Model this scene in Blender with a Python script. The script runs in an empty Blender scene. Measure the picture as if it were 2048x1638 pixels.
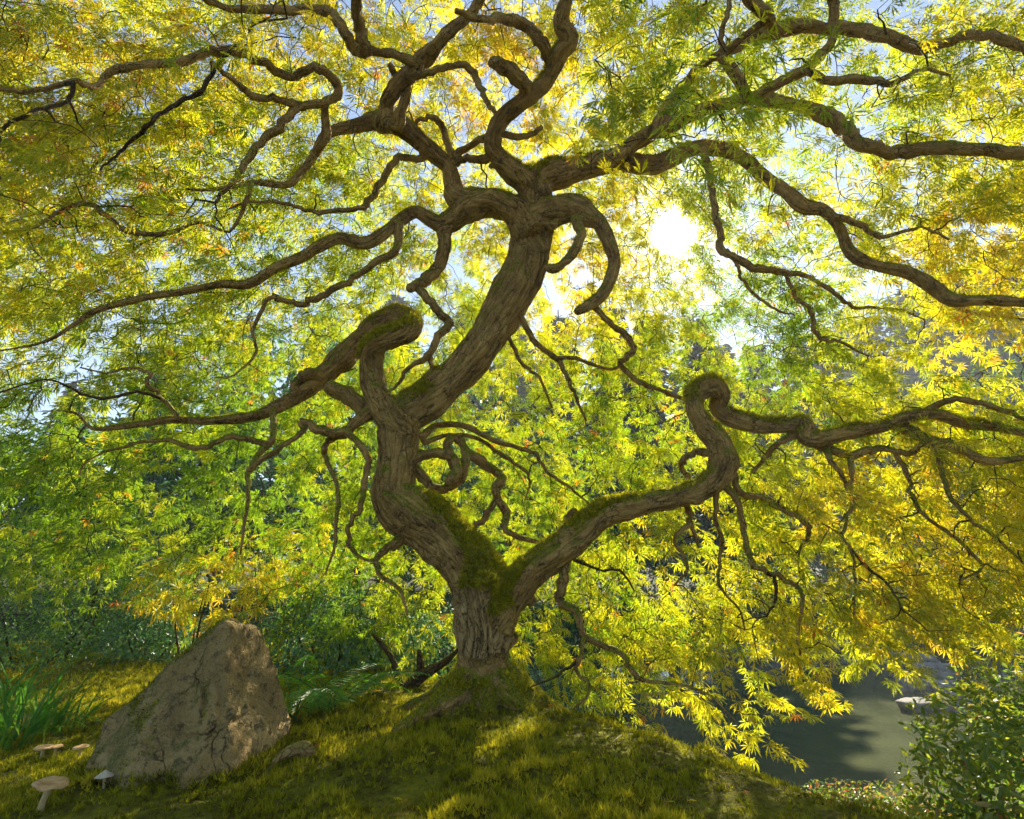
import bpy, math, random
import numpy as np
from mathutils import Vector, Matrix, noise
from mathutils.kdtree import KDTree

random.seed(7)
rng = np.random.default_rng(7)
scene = bpy.context.scene
COL = scene.collection

# ------------------------------------------------------------------ camera
F_PX = 1138.0                       # focal length in photograph pixels (2048 wide), a 20 mm lens
PITCH = math.radians(16.2)
CAM_Z = 0.60
cam_d = bpy.data.cameras.new('camera')
cam_d.sensor_width = 36.0
cam_d.lens = 36.0 * F_PX / 2048.0
cam_d.clip_start = 0.02
cam_d.clip_end = 2000.0
cam = bpy.data.objects.new('camera', cam_d)
cam.location = (0, 0, CAM_Z)
cam.rotation_euler = (math.radians(90) + PITCH, 0, 0)
COL.objects.link(cam)
scene.camera = cam
CP, SP = math.cos(PITCH), math.sin(PITCH)


def pdir(px, py):
    u = (px - 1024.0) / F_PX
    v = (819.0 - py) / F_PX
    return np.array([u, CP - v * SP, SP + v * CP])


def at(px, py, Y):
    """photograph pixel + horizontal distance -> point"""
    d = pdir(px, py)
    t = Y / d[1]
    return np.array([d[0] * t, Y, CAM_Z + d[2] * t]), t


def project(P):
    P = np.atleast_2d(P)
    q = P - np.array([0, 0, CAM_Z])
    w = q[:, 1] * CP + q[:, 2] * SP
    up = -q[:, 1] * SP + q[:, 2] * CP
    w = np.maximum(w, 1e-3)
    return 1024 + F_PX * q[:, 0] / w, 819 - F_PX * up / w, w


# ------------------------------------------------------------------ light
sd = pdir(1345, 470)
sd = sd / np.linalg.norm(sd)
SUN_ELEV = math.asin(sd[2])
SUN_AZ = math.atan2(sd[0], sd[1])
world = bpy.data.worlds.new('World')
scene.world = world
world.use_nodes = True
wn, wl = world.node_tree.nodes, world.node_tree.links
wn.clear()
out = wn.new('ShaderNodeOutputWorld')
bg = wn.new('ShaderNodeBackground')
sky = wn.new('ShaderNodeTexSky')
sky.sky_type = 'NISHITA'
sky.sun_disc = False
sky.sun_elevation = SUN_ELEV
sky.sun_rotation = SUN_AZ
sky.air_density = 1.0
sky.dust_density = .15
sky.ozone_density = 1.0
bg.inputs['Strength'].default_value = 0.062
wl.new(sky.outputs[0], bg.inputs['Color'])
# the sun itself and its aureole in the hazy sky
tc = wn.new('ShaderNodeTexCoord')
dot = wn.new('ShaderNodeVectorMath'); dot.operation = 'DOT_PRODUCT'
dot.inputs[1].default_value = sd
nrm = wn.new('ShaderNodeVectorMath'); nrm.operation = 'NORMALIZE'
wl.new(tc.outputs['Generated'], nrm.inputs[0]); wl.new(nrm.outputs[0], dot.inputs[0])
mx = wn.new('ShaderNodeMath'); mx.operation = 'MAXIMUM'; mx.inputs[1].default_value = 0.0
wl.new(dot.outputs['Value'], mx.inputs[0])
def lobe(power, amp):
    p = wn.new('ShaderNodeMath'); p.operation = 'POWER'; p.inputs[1].default_value = power
    wl.new(mx.outputs[0], p.inputs[0])
    m = wn.new('ShaderNodeMath'); m.operation = 'MULTIPLY'; m.inputs[1].default_value = amp
    wl.new(p.outputs[0], m.inputs[0])
    return m
l1, l2 = lobe(9000, 80.0), lobe(500, .35)
ad = wn.new('ShaderNodeMath'); ad.operation = 'ADD'
wl.new(l1.outputs[0], ad.inputs[0]); wl.new(l2.outputs[0], ad.inputs[1])
bg2 = wn.new('ShaderNodeBackground')
bg2.inputs['Color'].default_value = (1.0, 0.93, 0.80, 1)
wl.new(ad.outputs[0], bg2.inputs['Strength'])
ash = wn.new('ShaderNodeAddShader')
wl.new(bg.outputs[0], ash.inputs[0]); wl.new(bg2.outputs[0], ash.inputs[1])
wl.new(ash.outputs[0], out.inputs['Surface'])

sun_d = bpy.data.lights.new('sun', 'SUN')
sun_d.energy = 5.0
sun_d.angle = math.radians(0.5)
sun_d.color = (1.0, 0.90, 0.72)
sun = bpy.data.objects.new('sun', sun_d)
sun.rotation_euler = Vector(sd).to_track_quat('Z', 'Y').to_euler()
sun.location = (6, 20, 20)
COL.objects.link(sun)

scene.view_settings.view_transform = 'Standard'
scene.view_settings.look = 'None'
scene.view_settings.exposure = 1.7
scene.view_settings.gamma = 1.0
scene.view_settings.use_curve_mapping = False
scene.render.engine = 'CYCLES'
cy = scene.cycles
cy.use_denoising = True
cy.max_bounces = 9
cy.diffuse_bounces = 5
cy.glossy_bounces = 2
cy.transmission_bounces = 6
cy.transparent_max_bounces = 4
cy.volume_bounces = 0
cy.use_adaptive_sampling = True
cy.adaptive_threshold = .025
cy.caustics_reflective = False
cy.caustics_refractive = False
cy.sample_clamp_indirect = 6.0

# ------------------------------------------------------------------ helpers


def tag(o, label=None, cat=None, group=None, kind=None):
    if label: o['label'] = label
    if cat: o['category'] = cat
    if group: o['group'] = group
    if kind: o['kind'] = kind
    return o


def empty(name, loc, label, cat, group=None):
    o = bpy.data.objects.new(name, None)
    o.empty_display_size = 0.1
    o.location = [float(c) for c in loc]
    COL.objects.link(o)
    return tag(o, label, cat, group)


def np_mesh(name, V, F, mat=None, smooth=False, **attrs):
    V = np.ascontiguousarray(V, dtype=np.float32)
    F = np.ascontiguousarray(F, dtype=np.int32)
    me = bpy.data.meshes.new(name)
    me.vertices.add(len(V)); me.vertices.foreach_set('co', V.ravel())
    k = F.shape[1]
    me.loops.add(F.size); me.loops.foreach_set('vertex_index', F.ravel())
    me.polygons.add(len(F))
    me.polygons.foreach_set('loop_start', np.arange(0, F.size, k, dtype=np.int32))
    me.polygons.foreach_set('use_smooth', np.full(len(F), smooth, dtype=bool))
    for n, a in attrs.items():
        a = np.asarray(a, dtype=np.float32)
        if a.ndim == 1:
            me.attributes.new(n, 'FLOAT', 'POINT').data.foreach_set('value', a)
        else:
            me.attributes.new(n, 'FLOAT_VECTOR', 'POINT').data.foreach_set('vector', a.ravel())
    me.update(calc_edges=True)
    if mat: me.materials.append(mat)
    return me


def mobj(name, me, parent=None, loc=None):
    """mesh in world coordinates; the parent is an Empty without rotation"""
    o = bpy.data.objects.new(name, me)
    COL.objects.link(o)
    if parent is not None:
        o.parent = parent
        o.matrix_parent_inverse = Matrix.Translation(-parent.location) if parent.type == 'EMPTY' else Matrix()
    if loc is not None: o.location = loc
    return o


def vnoise(P, s=1.0, off=0.0, oct=1):
    P = np.atleast_2d(P)
    r = np.zeros(len(P))
    for i, p in enumerate(P):
        v = 0; a = 1; f = s
        for _ in range(oct):
            v += a * noise.noise((p[0] * f + off, p[1] * f + off * 1.7, p[2] * f - off)); a *= .5; f *= 2.1
        r[i] = v
    return r


def hash_noise2(x, y, s, seed=0):
    """vectorised 2-d value noise, -1..1"""
    x = np.asarray(x) * s; y = np.asarray(y) * s
    xi = np.floor(x).astype(np.int64); yi = np.floor(y).astype(np.int64)
    xf = x - xi; yf = y - yi
    def h(a, b):
        n = (a * 374761393 + b * 668265263 + seed * 2147483) & 0x7fffffff
        n = ((n ^ (n >> 13)) * 1274126177) & 0x7fffffff
        return ((n ^ (n >> 16)) & 0xffff) / 32767.5 - 1
    u = xf * xf * (3 - 2 * xf); v = yf * yf * (3 - 2 * yf)
    return (h(xi, yi) * (1 - u) + h(xi + 1, yi) * u) * (1 - v) + (h(xi, yi + 1) * (1 - u) + h(xi + 1, yi + 1) * u) * v


def sstep(a, b, x):
    t = np.clip((np.asarray(x, dtype=float) - a) / (b - a), 0, 1)
    return t * t * (3 - 2 * t)


def idw(ctrl, px, py, p=2.6):
    px = np.asarray(px, float); py = np.asarray(py, float)
    num = np.zeros(px.shape); den = np.zeros(px.shape)
    for cx, cy_, v in ctrl:
        w = 1.0 / (((px - cx) ** 2 + (py - cy_) ** 2) / 1e4 + 0.5) ** (p / 2)
        num += w * v; den += w
    return num / den


def catmull(pts, sub):
    pts = np.asarray(pts, float)
    P = np.vstack([2 * pts[0] - pts[1], pts, 2 * pts[-1] - pts[-2]])
    out = []
    for i in range(1, len(P) - 2):
        p0, p1, p2, p3 = P[i - 1], P[i], P[i + 1], P[i + 2]
        for t in np.linspace(0, 1, sub, endpoint=False):
            out.append(0.5 * ((2 * p1) + (-p0 + p2) * t + (2 * p0 - 5 * p1 + 4 * p2 - p3) * t * t + (-p0 + 3 * p1 - 3 * p2 + p3) * t ** 3))
    out.append(P[-2])
    return np.array(out)


def tube(pts, rad, n=8, lump=0.0, seed=0, cap=True):
    pts = np.asarray(pts, float); rad = np.asarray(rad, float)
    m = len(pts)
    tan = np.gradient(pts, axis=0)
    tan /= np.linalg.norm(tan, axis=1)[:, None] + 1e-9
    a = np.array([0, 0, 1.0]) if abs(tan[0][2]) < .9 else np.array([1.0, 0, 0])
    nrm_ = np.cross(tan[0], a); nrm_ /= np.linalg.norm(nrm_)
    N = [nrm_]
    for i in range(1, m):
        v = N[-1] - tan[i] * np.dot(N[-1], tan[i])
        N.append(v / (np.linalg.norm(v) + 1e-9))
    N = np.array(N); B = np.cross(tan, N)
    th = np.linspace(0, 2 * np.pi, n, endpoint=False)
    R = np.repeat(rad[:, None], n, 1)
    s = np.concatenate([[0], np.cumsum(np.linalg.norm(np.diff(pts, axis=0), axis=1))])
    if lump:
        mr = max(rad.mean(), 1e-4)
        for i in range(m):
            for j in range(n):
                c, q = math.cos(th[j]), math.sin(th[j])
                R[i, j] *= 1 + lump * (noise.noise((c * .9 + seed, q * .9, s[i] / mr * .28)) + .5 * noise.noise((c * 1.6, q * 1.6 + seed, s[i] / mr * .7)))
    V = pts[:, None, :] + R[:, :, None] * (np.cos(th)[None, :, None] * N[:, None, :] + np.sin(th)[None, :, None] * B[:, None, :])
    V = V.reshape(-1, 3)
    bark = np.stack([np.tile(np.cos(th), m) * np.repeat(rad, n), np.tile(np.sin(th), m) * np.repeat(rad, n), np.repeat(s, n)], 1)
    i = np.arange(m - 1)[:, None] * n; j = np.arange(n)[None, :]; j2 = (j + 1) % n
    F = np.stack([i + j, i + j2, i + n + j2, i + n + j], -1).reshape(-1, 4)
    if cap:
        c0 = len(V)
        V = np.vstack([V, pts[0] - tan[0] * rad[0] * .3, pts[-1] + tan[-1] * rad[-1] * .6])
        bark = np.vstack([bark, [0, 0, 0], [0, 0, s[-1]]])
        jj = np.arange(n); jn = (jj + 1) % n
        e = (m - 1) * n
        # caps as degenerate-free quads: pair triangles through the centre vertex
        capf = []
        for q in range(0, n - 1, 2):
            capf.append([c0, jn[(q + 1) % n], jn[q], q])
            capf.append([c0 + 1, e + q, e + jn[q], e + jn[(q + 1) % n]])
        F = np.vstack([F, np.array(capf)])
    return V, F, bark


class Merge:
    def __init__(s): s.V = []; s.F = []; s.A = {}; s.n = 0
    def add(s, V, F, **a):
        s.V.append(V); s.F.append(F + s.n); s.n += len(V)
        for k, v in a.items(): s.A.setdefault(k, []).append(v)
    def mesh(s, name, mat, smooth=False):
        return np_mesh(name, np.vstack(s.V), np.vstack(s.F), mat, smooth, **{k: np.concatenate(v) for k, v in s.A.items()})


def frames(axis, normal):
    """rows of axis (local x) and normal (local z) -> (N,3,3) matrices with columns x, y, z"""
    a = axis / (np.linalg.norm(axis, axis=1)[:, None] + 1e-9)
    n = normal - a * (normal * a).sum(1)[:, None]
    n /= np.linalg.norm(n, axis=1)[:, None] + 1e-9
    b = np.cross(n, a)
    return np.stack([a, b, n], -1)


def scatter_mesh(name, T, M, L, S, tint, mat, smooth=False):
    tv, tf = T
    V = np.einsum('nij,kj->nki', M * S[:, None, None], tv) + L[:, None, :]
    n, k = len(L), len(tv)
    F = tf[None] + (np.arange(n) * k)[:, None, None]
    return np_mesh(name, V.reshape(-1, 3), F.reshape(-1, tf.shape[1]), mat, smooth, tint=np.repeat(tint, k))


def leaves(parent, T, M, L, S, tint, mat, n_parts=0, name='foliage', piece='leaf', Tpiece=None, edge=40):
    """leaves of one plant: the n_parts that show largest as objects of their own, the rest joined"""
    L = np.asarray(L); S = np.asarray(S)
    keep = np.ones(len(L), bool)
    if n_parts:
        x, y, w = project(L)
        vis = (x > edge) & (x < 2048 - edge) & (y > edge) & (y < 1638 - edge) & (w > .3)
        score = np.where(vis, S / w, 0)
        idx = np.argsort(-score)[:n_parts]
        idx = idx[score[idx] > 0]
        keep[idx] = False
        tq = np.quantile(tint, [.1, .3, .5, .7, .9])
        tv, tf = Tpiece or T
        variants = [np_mesh(piece, tv, tf, mat, False, tint=np.full(len(tv), q)) for q in tq]
        pl = np.array(parent.location)
        for i in idx:
            o = bpy.data.objects.new(piece, variants[int(np.argmin(abs(tq - tint[i])))])
            COL.objects.link(o); o.parent = parent
            mm = np.eye(4); mm[:3, :3] = M[i] * S[i]; mm[:3, 3] = L[i] - pl
            o.matrix_basis = Matrix(mm.tolist())
    me = scatter_mesh(name, T, M[keep], L[keep], S[keep], tint[keep], mat)
    o = mobj(name, me, parent)
    tag(o, kind='stuff')
    return o


# ------------------------------------------------------------------ materials
class Nodes:
    def __init__(s, name):
        s.m = bpy.data.materials.new(name); s.m.use_nodes = True
        s.t = s.m.node_tree; s.t.nodes.clear()
        s.out = s.t.nodes.new('ShaderNodeOutputMaterial')
    def n(s, t, **kw):
        nd = s.t.nodes.new('ShaderNode' + t)
        for k, v in kw.items():
            if hasattr(nd, k) and k not in nd.inputs: setattr(nd, k, v)
        return nd
    def l(s, a, b): s.t.links.new(a, b)
    def noise(s, vec, scale, detail=4, rough=.55, dist=0):
        nd = s.n('TexNoise')
        nd.inputs['Scale'].default_value = scale; nd.inputs['Detail'].default_value = detail
        nd.inputs['Roughness'].default_value = rough; nd.inputs['Distortion'].default_value = dist
        if vec is not None: s.l(vec, nd.inputs['Vector'])
        return nd.outputs['Fac']
    def ramp(s, fac, stops):
        nd = s.n('ValToRGB'); e = nd.color_ramp.elements
        while len(e) < len(stops): e.new(.5)
        for el, (p, c) in zip(e, stops):
            el.position = p; el.color = (c[0], c[1], c[2], 1) if hasattr(c, '__len__') else (c, c, c, 1)
        s.l(fac, nd.inputs['Fac']); return nd.outputs['Color']
    def mix(s, fac, a, b):
        nd = s.n('Mix', data_type='RGBA')
        for sock, v in ((nd.inputs['Factor'], fac), (nd.inputs['A'], a), (nd.inputs['B'], b)):
            pass
        ins = [i for i in nd.inputs if i.enabled]
        for sock, v in zip(ins, (fac, a, b)):
            if hasattr(v, 'is_linked'): s.l(v, sock)
            else: sock.default_value = v if not hasattr(v, '__len__') else (v[0], v[1], v[2], 1)
        return [o for o in nd.outputs if o.enabled][0]
    def math(s, op, a, b=None):
        nd = s.n('Math', operation=op)
        for sock, v in zip(nd.inputs, (a, b)):
            if v is None: continue
            if hasattr(v, 'is_linked'): s.l(v, sock)
            else: sock.default_value = v
        return nd.outputs[0]
    def attr(s, name): return s.n('Attribute', attribute_name=name)
    def bump(s, h, strength, dist=.01):
        nd = s.n('Bump'); nd.inputs['Strength'].default_value = strength; nd.inputs['Distance'].default_value = dist
        s.l(h, nd.inputs['Height']); return nd.outputs[0]
    def principled(s, color, rough=.8, spec=.3, normal=None):
        b = s.n('BsdfPrincipled')
        if hasattr(color, 'is_linked'): s.l(color, b.inputs['Base Color'])
        else: b.inputs['Base Color'].default_value = (*color, 1)
        if hasattr(rough, 'is_linked'): s.l(rough, b.inputs['Roughness'])
        else: b.inputs['Roughness'].default_value = rough
        b.inputs['Specular IOR Level'].default_value = spec
        if normal is not None: s.l(normal, b.inputs['Normal'])
        return b.outputs[0]
    def surf(s, sh): s.l(sh, s.out.inputs['Surface']); return s.m


def leaf_material(name, stops, trans=.55, gloss=.04, tgain=1.15, rough=.4):
    N = Nodes(name)
    t = N.attr('tint').outputs['Fac']
    geo = N.n('NewGeometry')
    c = N.ramp(t, stops)
    hs = N.n('HueSaturation')
    nz = N.noise(geo.outputs['Position'], 55, 2)
    N.l(N.math('MULTIPLY_ADD', nz, .6), hs.inputs['Value'])
    hs.inputs['Value'].links[0].from_node.inputs[2].default_value = .7
    N.l(c, hs.inputs['Color'])
    c = hs.outputs['Color']
    d = N.n('BsdfDiffuse'); N.l(c, d.inputs['Color'])
    tr = N.n('BsdfTranslucent')
    g = N.n('VectorMath', operation='SCALE'); N.l(c, g.inputs[0]); g.inputs['Scale'].default_value = tgain
    N.l(g.outputs[0], tr.inputs['Color'])
    m = N.n('MixShader'); m.inputs[0].default_value = trans
    N.l(d.outputs[0], m.inputs[1]); N.l(tr.outputs[0], m.inputs[2])
    gl = N.n('BsdfGlossy'); gl.inputs['Roughness'].default_value = rough
    m2 = N.n('MixShader'); m2.inputs[0].default_value = gloss
    N.l(m.outputs[0], m2.inputs[1]); N.l(gl.outputs[0], m2.inputs[2])
    return N.surf(m2.outputs[0])


MAT_MAPLE = leaf_material('maple_leaf', [(0, (.075, .17, .008)), (.35, (.19, .30, .008)), (.65, (.46, .45, .008)), (.85, (.64, .50, .010)), (1, (.5, .17, .012))], trans=.62, tgain=1.5)
MAT_SHRUB = leaf_material('shrub_leaf', [(0, (.025, .07, .008)), (.5, (.07, .18, .018)), (1, (.18, .32, .03))], trans=.45, gloss=.06, rough=.3)
MAT_TEAL = leaf_material('teal_leaf', [(0, (.025, .085, .035)), (.5, (.07, .2, .06)), (1, (.16, .32, .06))], trans=.4, gloss=.08)
MAT_AZALEA = leaf_material('azalea_leaf', [(0, (.04, .10, .010)), (.5, (.13, .23, .015)), (.8, (.34, .36, .02)), (1, (.45, .11, .05))], trans=.6, gloss=.05, rough=.3)
MAT_CONIFER = leaf_material('conifer_needle', [(0, (.015, .045, .02)), (.5, (.03, .075, .025)), (1, (.08, .12, .03))], trans=.25, gloss=.03)
MAT_STRAP = leaf_material('strap_leaf', [(0, (.04, .13, .012)), (.5, (.09, .26, .02)), (1, (.22, .36, .03))], trans=.5, gloss=.015)
MAT_FERN = leaf_material('fern_leaf', [(0, (.04, .12, .012)), (.5, (.12, .3, .02)), (1, (.2, .38, .03))], trans=.5, gloss=.04)
MAT_MOSS = leaf_material('moss', [(0, (.06, .045, .008)), (.25, (.14, .14, .01)), (.6, (.31, .31, .012)), (1, (.55, .46, .025))], trans=.45, gloss=.0)
MAT_LITTER = leaf_material('litter', [(0, (.10, .05, .015)), (1, (.3, .17, .06))], trans=.1, gloss=.02)


def bark_material(name, dark, mid, light, mossy=.5, fissure=True):
    N = Nodes(name)
    a = N.attr('bark')
    mp = N.n('Mapping'); N.l(a.outputs['Vector'], mp.inputs['Vector']); mp.inputs['Scale'].default_value = (1, 1, .11)
    v = mp.outputs[0]
    geo = N.n('NewGeometry')
    n1 = N.noise(v, 75, 7, .68, .5)
    n2 = N.noise(v, 18, 3, .5)
    n3 = N.noise(geo.outputs['Position'], 9, 4)
    n4 = N.noise(geo.outputs['Position'], 70, 6, .7, .6)
    c = N.ramp(N.math('ADD', N.math('MULTIPLY', n1, .42), N.math('ADD', N.math('MULTIPLY', n2, .25), N.math('MULTIPLY', n4, .33))), [(.37, dark), (.5, mid), (.63, light)])
    lich = N.ramp(N.noise(geo.outputs['Position'], 38, 3, .6, 1.0), [(.63, 0.0), (.68, 1.0)])
    c = N.mix(N.math('MULTIPLY', lich, .3), c, (.42, .40, .28))
    patch = N.ramp(n3, [(.4, 0.0), (.62, 1.0)])
    c = N.mix(N.math('MULTIPLY', patch, .35), c, (light[0] * 1.25, light[1] * 1.2, light[2] * 1.1))
    # pale lower bole with dark fissures
    base = N.attr('pale').outputs['Fac']
    c = N.mix(N.math('MULTIPLY', base, .9), c, N.ramp(n1, [(.34, (.13, .07, .02)), (.44, (.50, .32, .12)), (.7, (.70, .49, .21))]))
    fis = N.attr('fiss').outputs['Fac']
    c = N.mix(N.math('MULTIPLY', fis, .6), c, (.022, .013, .006))
    mp2 = N.n('Mapping'); N.l(a.outputs['Vector'], mp2.inputs['Vector']); mp2.inputs['Scale'].default_value = (1, 1, .38)
    wv = N.n('VectorMath', operation='ADD'); N.l(mp2.outputs[0], wv.inputs[0])
    wn_ = N.n('TexNoise'); wn_.inputs['Scale'].default_value = 40; N.l(geo.outputs['Position'], wn_.inputs['Vector'])
    ws = N.n('VectorMath', operation='SCALE'); ws.inputs['Scale'].default_value = .03; N.l(wn_.outputs['Color'], ws.inputs[0]); N.l(ws.outputs[0], wv.inputs[1])
    vo = N.n('TexVoronoi', feature='DISTANCE_TO_EDGE'); vo.inputs['Scale'].default_value = 42; N.l(wv.outputs[0], vo.inputs['Vector'])
    crack = N.ramp(vo.outputs['Distance'], [(.0, 1.0), (.07, 0.0)])
    crack = N.math('MULTIPLY', crack, N.ramp(N.noise(geo.outputs['Position'], 14, 3), [(.42, 0.0), (.58, 1.0)]))
    c = N.mix(N.math('MULTIPLY', crack, .75), c, (.03, .018, .008))
    # moss on what faces the sky
    sep = N.n('SeparateXYZ'); N.l(geo.outputs['Normal'], sep.inputs[0])
    mn = N.noise(geo.outputs['Position'], 22, 5, .65)
    up = N.math('ADD', sep.outputs['Z'], N.math('MULTIPLY', N.math('SUBTRACT', mn, .5), 2.2))
    mf = N.ramp(up, [(.15, 0.0), (.55, 1.0)])
    mf = N.math('MULTIPLY', mf, N.math('MULTIPLY', N.math('SUBTRACT', 1.0, N.math('MULTIPLY', base, .8)), mossy))
    mc = N.ramp(N.noise(geo.outputs['Position'], 120, 3), [(.3, (.09, .09, .008)), (.55, (.25, .26, .014)), (.75, (.42, .39, .02))])
    c = N.mix(mf, c, mc)
    h = N.math('SUBTRACT', N.math('ADD', N.math('MULTIPLY', n1, .8), N.math('MULTIPLY', N.noise(geo.outputs['Position'], 160, 4), .6)), N.math('MULTIPLY', crack, .5))
    b = N.bump(h, 1.0, .022)
    return N.surf(N.principled(c, .85, .2, b))


MAT_BARK = bark_material('maple_bark', (.075, .04, .011), (.37, .21, .06), (.66, .43, .14), .95)
MAT_TWIG = bark_material('twig_bark', (.03, .017, .007), (.085, .048, .02), (.16, .095, .042), .4)
MAT_TRUNKBG = bark_material('conifer_bark', (.04, .03, .022), (.10, .075, .05), (.19, .14, .10), .2)


def simple_noise_mat(name, stops, scale, rough=.85, spec=.25, bump=.5, bscale=None, dist=.01):
    N = Nodes(name); geo = N.n('NewGeometry')
    f = N.noise(geo.outputs['Position'], scale, 6, .6, .3)
    c = N.ramp(f, stops)
    h = N.noise(geo.outputs['Position'], bscale or scale * 4, 5, .6)
    return N.surf(N.principled(c, rough, spec, N.bump(h, bump, dist)))


def rock_material():
    N = Nodes('boulder_stone'); geo = N.n('NewGeometry'); P = geo.outputs['Position']
    big = N.noise(P, 3.2, 4, .6, .6)
    c = N.ramp(big, [(.3, (.13, .085, .026)), (.46, (.34, .225, .07)), (.6, (.47, .33, .12)), (.75, (.48, .38, .2))])
    pits = N.ramp(N.noise(P, 26, 5, .7, .4), [(.38, 1.0), (.47, 0.0)])
    c = N.mix(N.math('MULTIPLY', pits, .85), c, (.035, .028, .016))
    lich = N.ramp(N.noise(P, 60, 3, .5), [(.66, 0.0), (.72, 1.0)])
    c = N.mix(N.math('MULTIPLY', lich, .5), c, (.42, .40, .32))
    sep = N.n('SeparateXYZ'); N.l(geo.outputs['Normal'], sep.inputs[0])
    mn = N.noise(P, 7, 6, .7, .8)
    up = N.math('ADD', N.math('SUBTRACT', N.math('MULTIPLY', sep.outputs['Z'], .6), N.math('MULTIPLY', sep.outputs['X'], .75)), N.math('MULTIPLY', N.math('SUBTRACT', mn, .5), 2.4))
    mf = N.ramp(up, [(.22, 0.0), (.7, 1.0)])
    mc = N.ramp(N.noise(P, 90, 3), [(.3, (.04, .045, .006)), (.6, (.13, .15, .012)), (.8, (.24, .24, .02))])
    c = N.mix(N.math('MULTIPLY', mf, .9), c, mc)
    wv = N.n('VectorMath', operation='ADD'); N.l(P, wv.inputs[0])
    wn_ = N.n('TexNoise'); wn_.inputs['Scale'].default_value = 9; wn_.inputs['Detail'].default_value = 5; N.l(P, wn_.inputs['Vector'])
    ws = N.n('VectorMath', operation='SCALE'); ws.inputs['Scale'].default_value = .12; N.l(wn_.outputs['Color'], ws.inputs[0]); N.l(ws.outputs[0], wv.inputs[1])
    mpc = N.n('Mapping'); N.l(wv.outputs[0], mpc.inputs['Vector']); mpc.inputs['Scale'].default_value = (1.6, 1, .7); mpc.inputs['Rotation'].default_value = (0, .5, 0)
    vo = N.n('TexVoronoi', feature='DISTANCE_TO_EDGE'); vo.inputs['Scale'].default_value = 5; N.l(mpc.outputs[0], vo.inputs['Vector'])
    crack = N.math('MULTIPLY', N.ramp(vo.outputs['Distance'], [(.0, 1.0), (.012, 0.0)]), N.ramp(N.noise(P, 6, 2), [(.50, 0.0), (.60, 1.0)]))
    c = N.mix(N.math('MULTIPLY', crack, .8), c, (.02, .015, .008))
    grain = N.noise(P, 180, 3, .7)
    c = N.mix(.25, c, N.ramp(grain, [(.35, (.12, .075, .025)), (.65, (.58, .43, .2))]))
    h = N.math('SUBTRACT', N.math('ADD', N.noise(P, 12, 6, .65), N.math('ADD', N.math('MULTIPLY', N.noise(P, 70, 4), .4), N.math('MULTIPLY', grain, .12))), N.math('MULTIPLY', crack, .6))
    return N.surf(N.principled(c, .88, .25, N.bump(h, 1.0, .04)))


MAT_ROCK = rock_material()
MAT_STONE = simple_noise_mat('pond_stone', [(.3, (.07, .07, .06)), (.5, (.2, .19, .16)), (.7, (.36, .34, .29))], 8, bump=.7)


def ground_material():
    N = Nodes('moss_ground'); geo = N.n('NewGeometry'); P = geo.outputs['Position']
    a = N.noise(P, 5, 6, .65, .5); b = N.noise(P, 40, 5, .7)
    f = N.math('ADD', N.math('MULTIPLY', a, .6), N.math('MULTIPLY', b, .4))
    c = N.ramp(f, [(.32, (.04, .03, .008)), (.43, (.09, .085, .01)), (.55, (.2, .2, .014)), (.68, (.34, .3, .022))])
    # bare earth and old litter away from the mound
    far = N.attr('wild').outputs['Fac']
    wc = N.ramp(b, [(.35, (.03, .03, .01)), (.55, (.07, .075, .02)), (.7, (.12, .11, .04))])
    c = N.mix(far, c, wc)
    h = N.math('ADD', a, N.math('MULTIPLY', b, .6))
    return N.surf(N.principled(c, .95, .1, N.bump(h, 1.0, .03)))


MAT_GROUND = ground_material()


def water_material():
    N = Nodes('pond_water'); geo = N.n('NewGeometry'); P = geo.outputs['Position']
    mp = N.n('Mapping'); N.l(P, mp.inputs['Vector']); mp.inputs['Scale'].default_value = (1, .6, 1)
    h = N.noise(mp.outputs[0], 3.5, 3, .5)
    c = N.ramp(N.noise(P, .6, 3), [(.35, (.06, .07, .035)), (.65, (.11, .12, .055))])
    return N.surf(N.principled(c, .07, .5, N.bump(h, .16, .05)))


MAT_WATER = water_material()

# ------------------------------------------------------------------ ground and pond
WATER_Z = -1.0


def height(x, y):
    x = np.asarray(x, float); y = np.asarray(y, float)
    s = (x - 0.2) * .79 + (y - 3.1) * .614
    drop = sstep(-.30, 1.9, s) * sstep(-3.4, .2, x)
    z = -1.25 * drop
    # shallow basin of the pond, far bank, rising land behind
    z += -.55 * sstep(0, 1, 1 - ((x - 3.6) / 4.6) ** 2 - ((y - 9.0) / 4.4) ** 2)
    z += .75 * sstep(12.2, 14.5, y) * sstep(-3.4, .2, x)
    z += -.18 * sstep(-.9, -2.4, x) * sstep(5.2, 3.0, y)
    r = np.hypot(x, y - 3)
    z += .8 * sstep(18, 60, r) + 5.0 * sstep(30, 160, r)
    z += .035 * hash_noise2(x, y, 1.1, 1) + .018 * hash_noise2(x, y, 3.3, 2) + .009 * hash_noise2(x, y, 9.0, 3)
    z += .5 * hash_noise2(x, y, .09, 4) * sstep(15, 40, r)
    # heaped root flare of the maple
    z += .03 * np.exp(-(((x + .1) / .34) ** 2 + ((y - 2.98) / .30) ** 2))
    return z


def ground_hit(px, py, zoff=0.0):
    d = pdir(px, py)
    t = np.linspace(.4, 30, 6000)
    P = np.array([0, 0, CAM_Z])[None] + d[None] * t[:, None]
    below = P[:, 2] < height(P[:, 0], P[:, 1]) + zoff
    i = int(np.argmax(below)) if below.any() else len(t) - 1
    return P[i]


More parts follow.
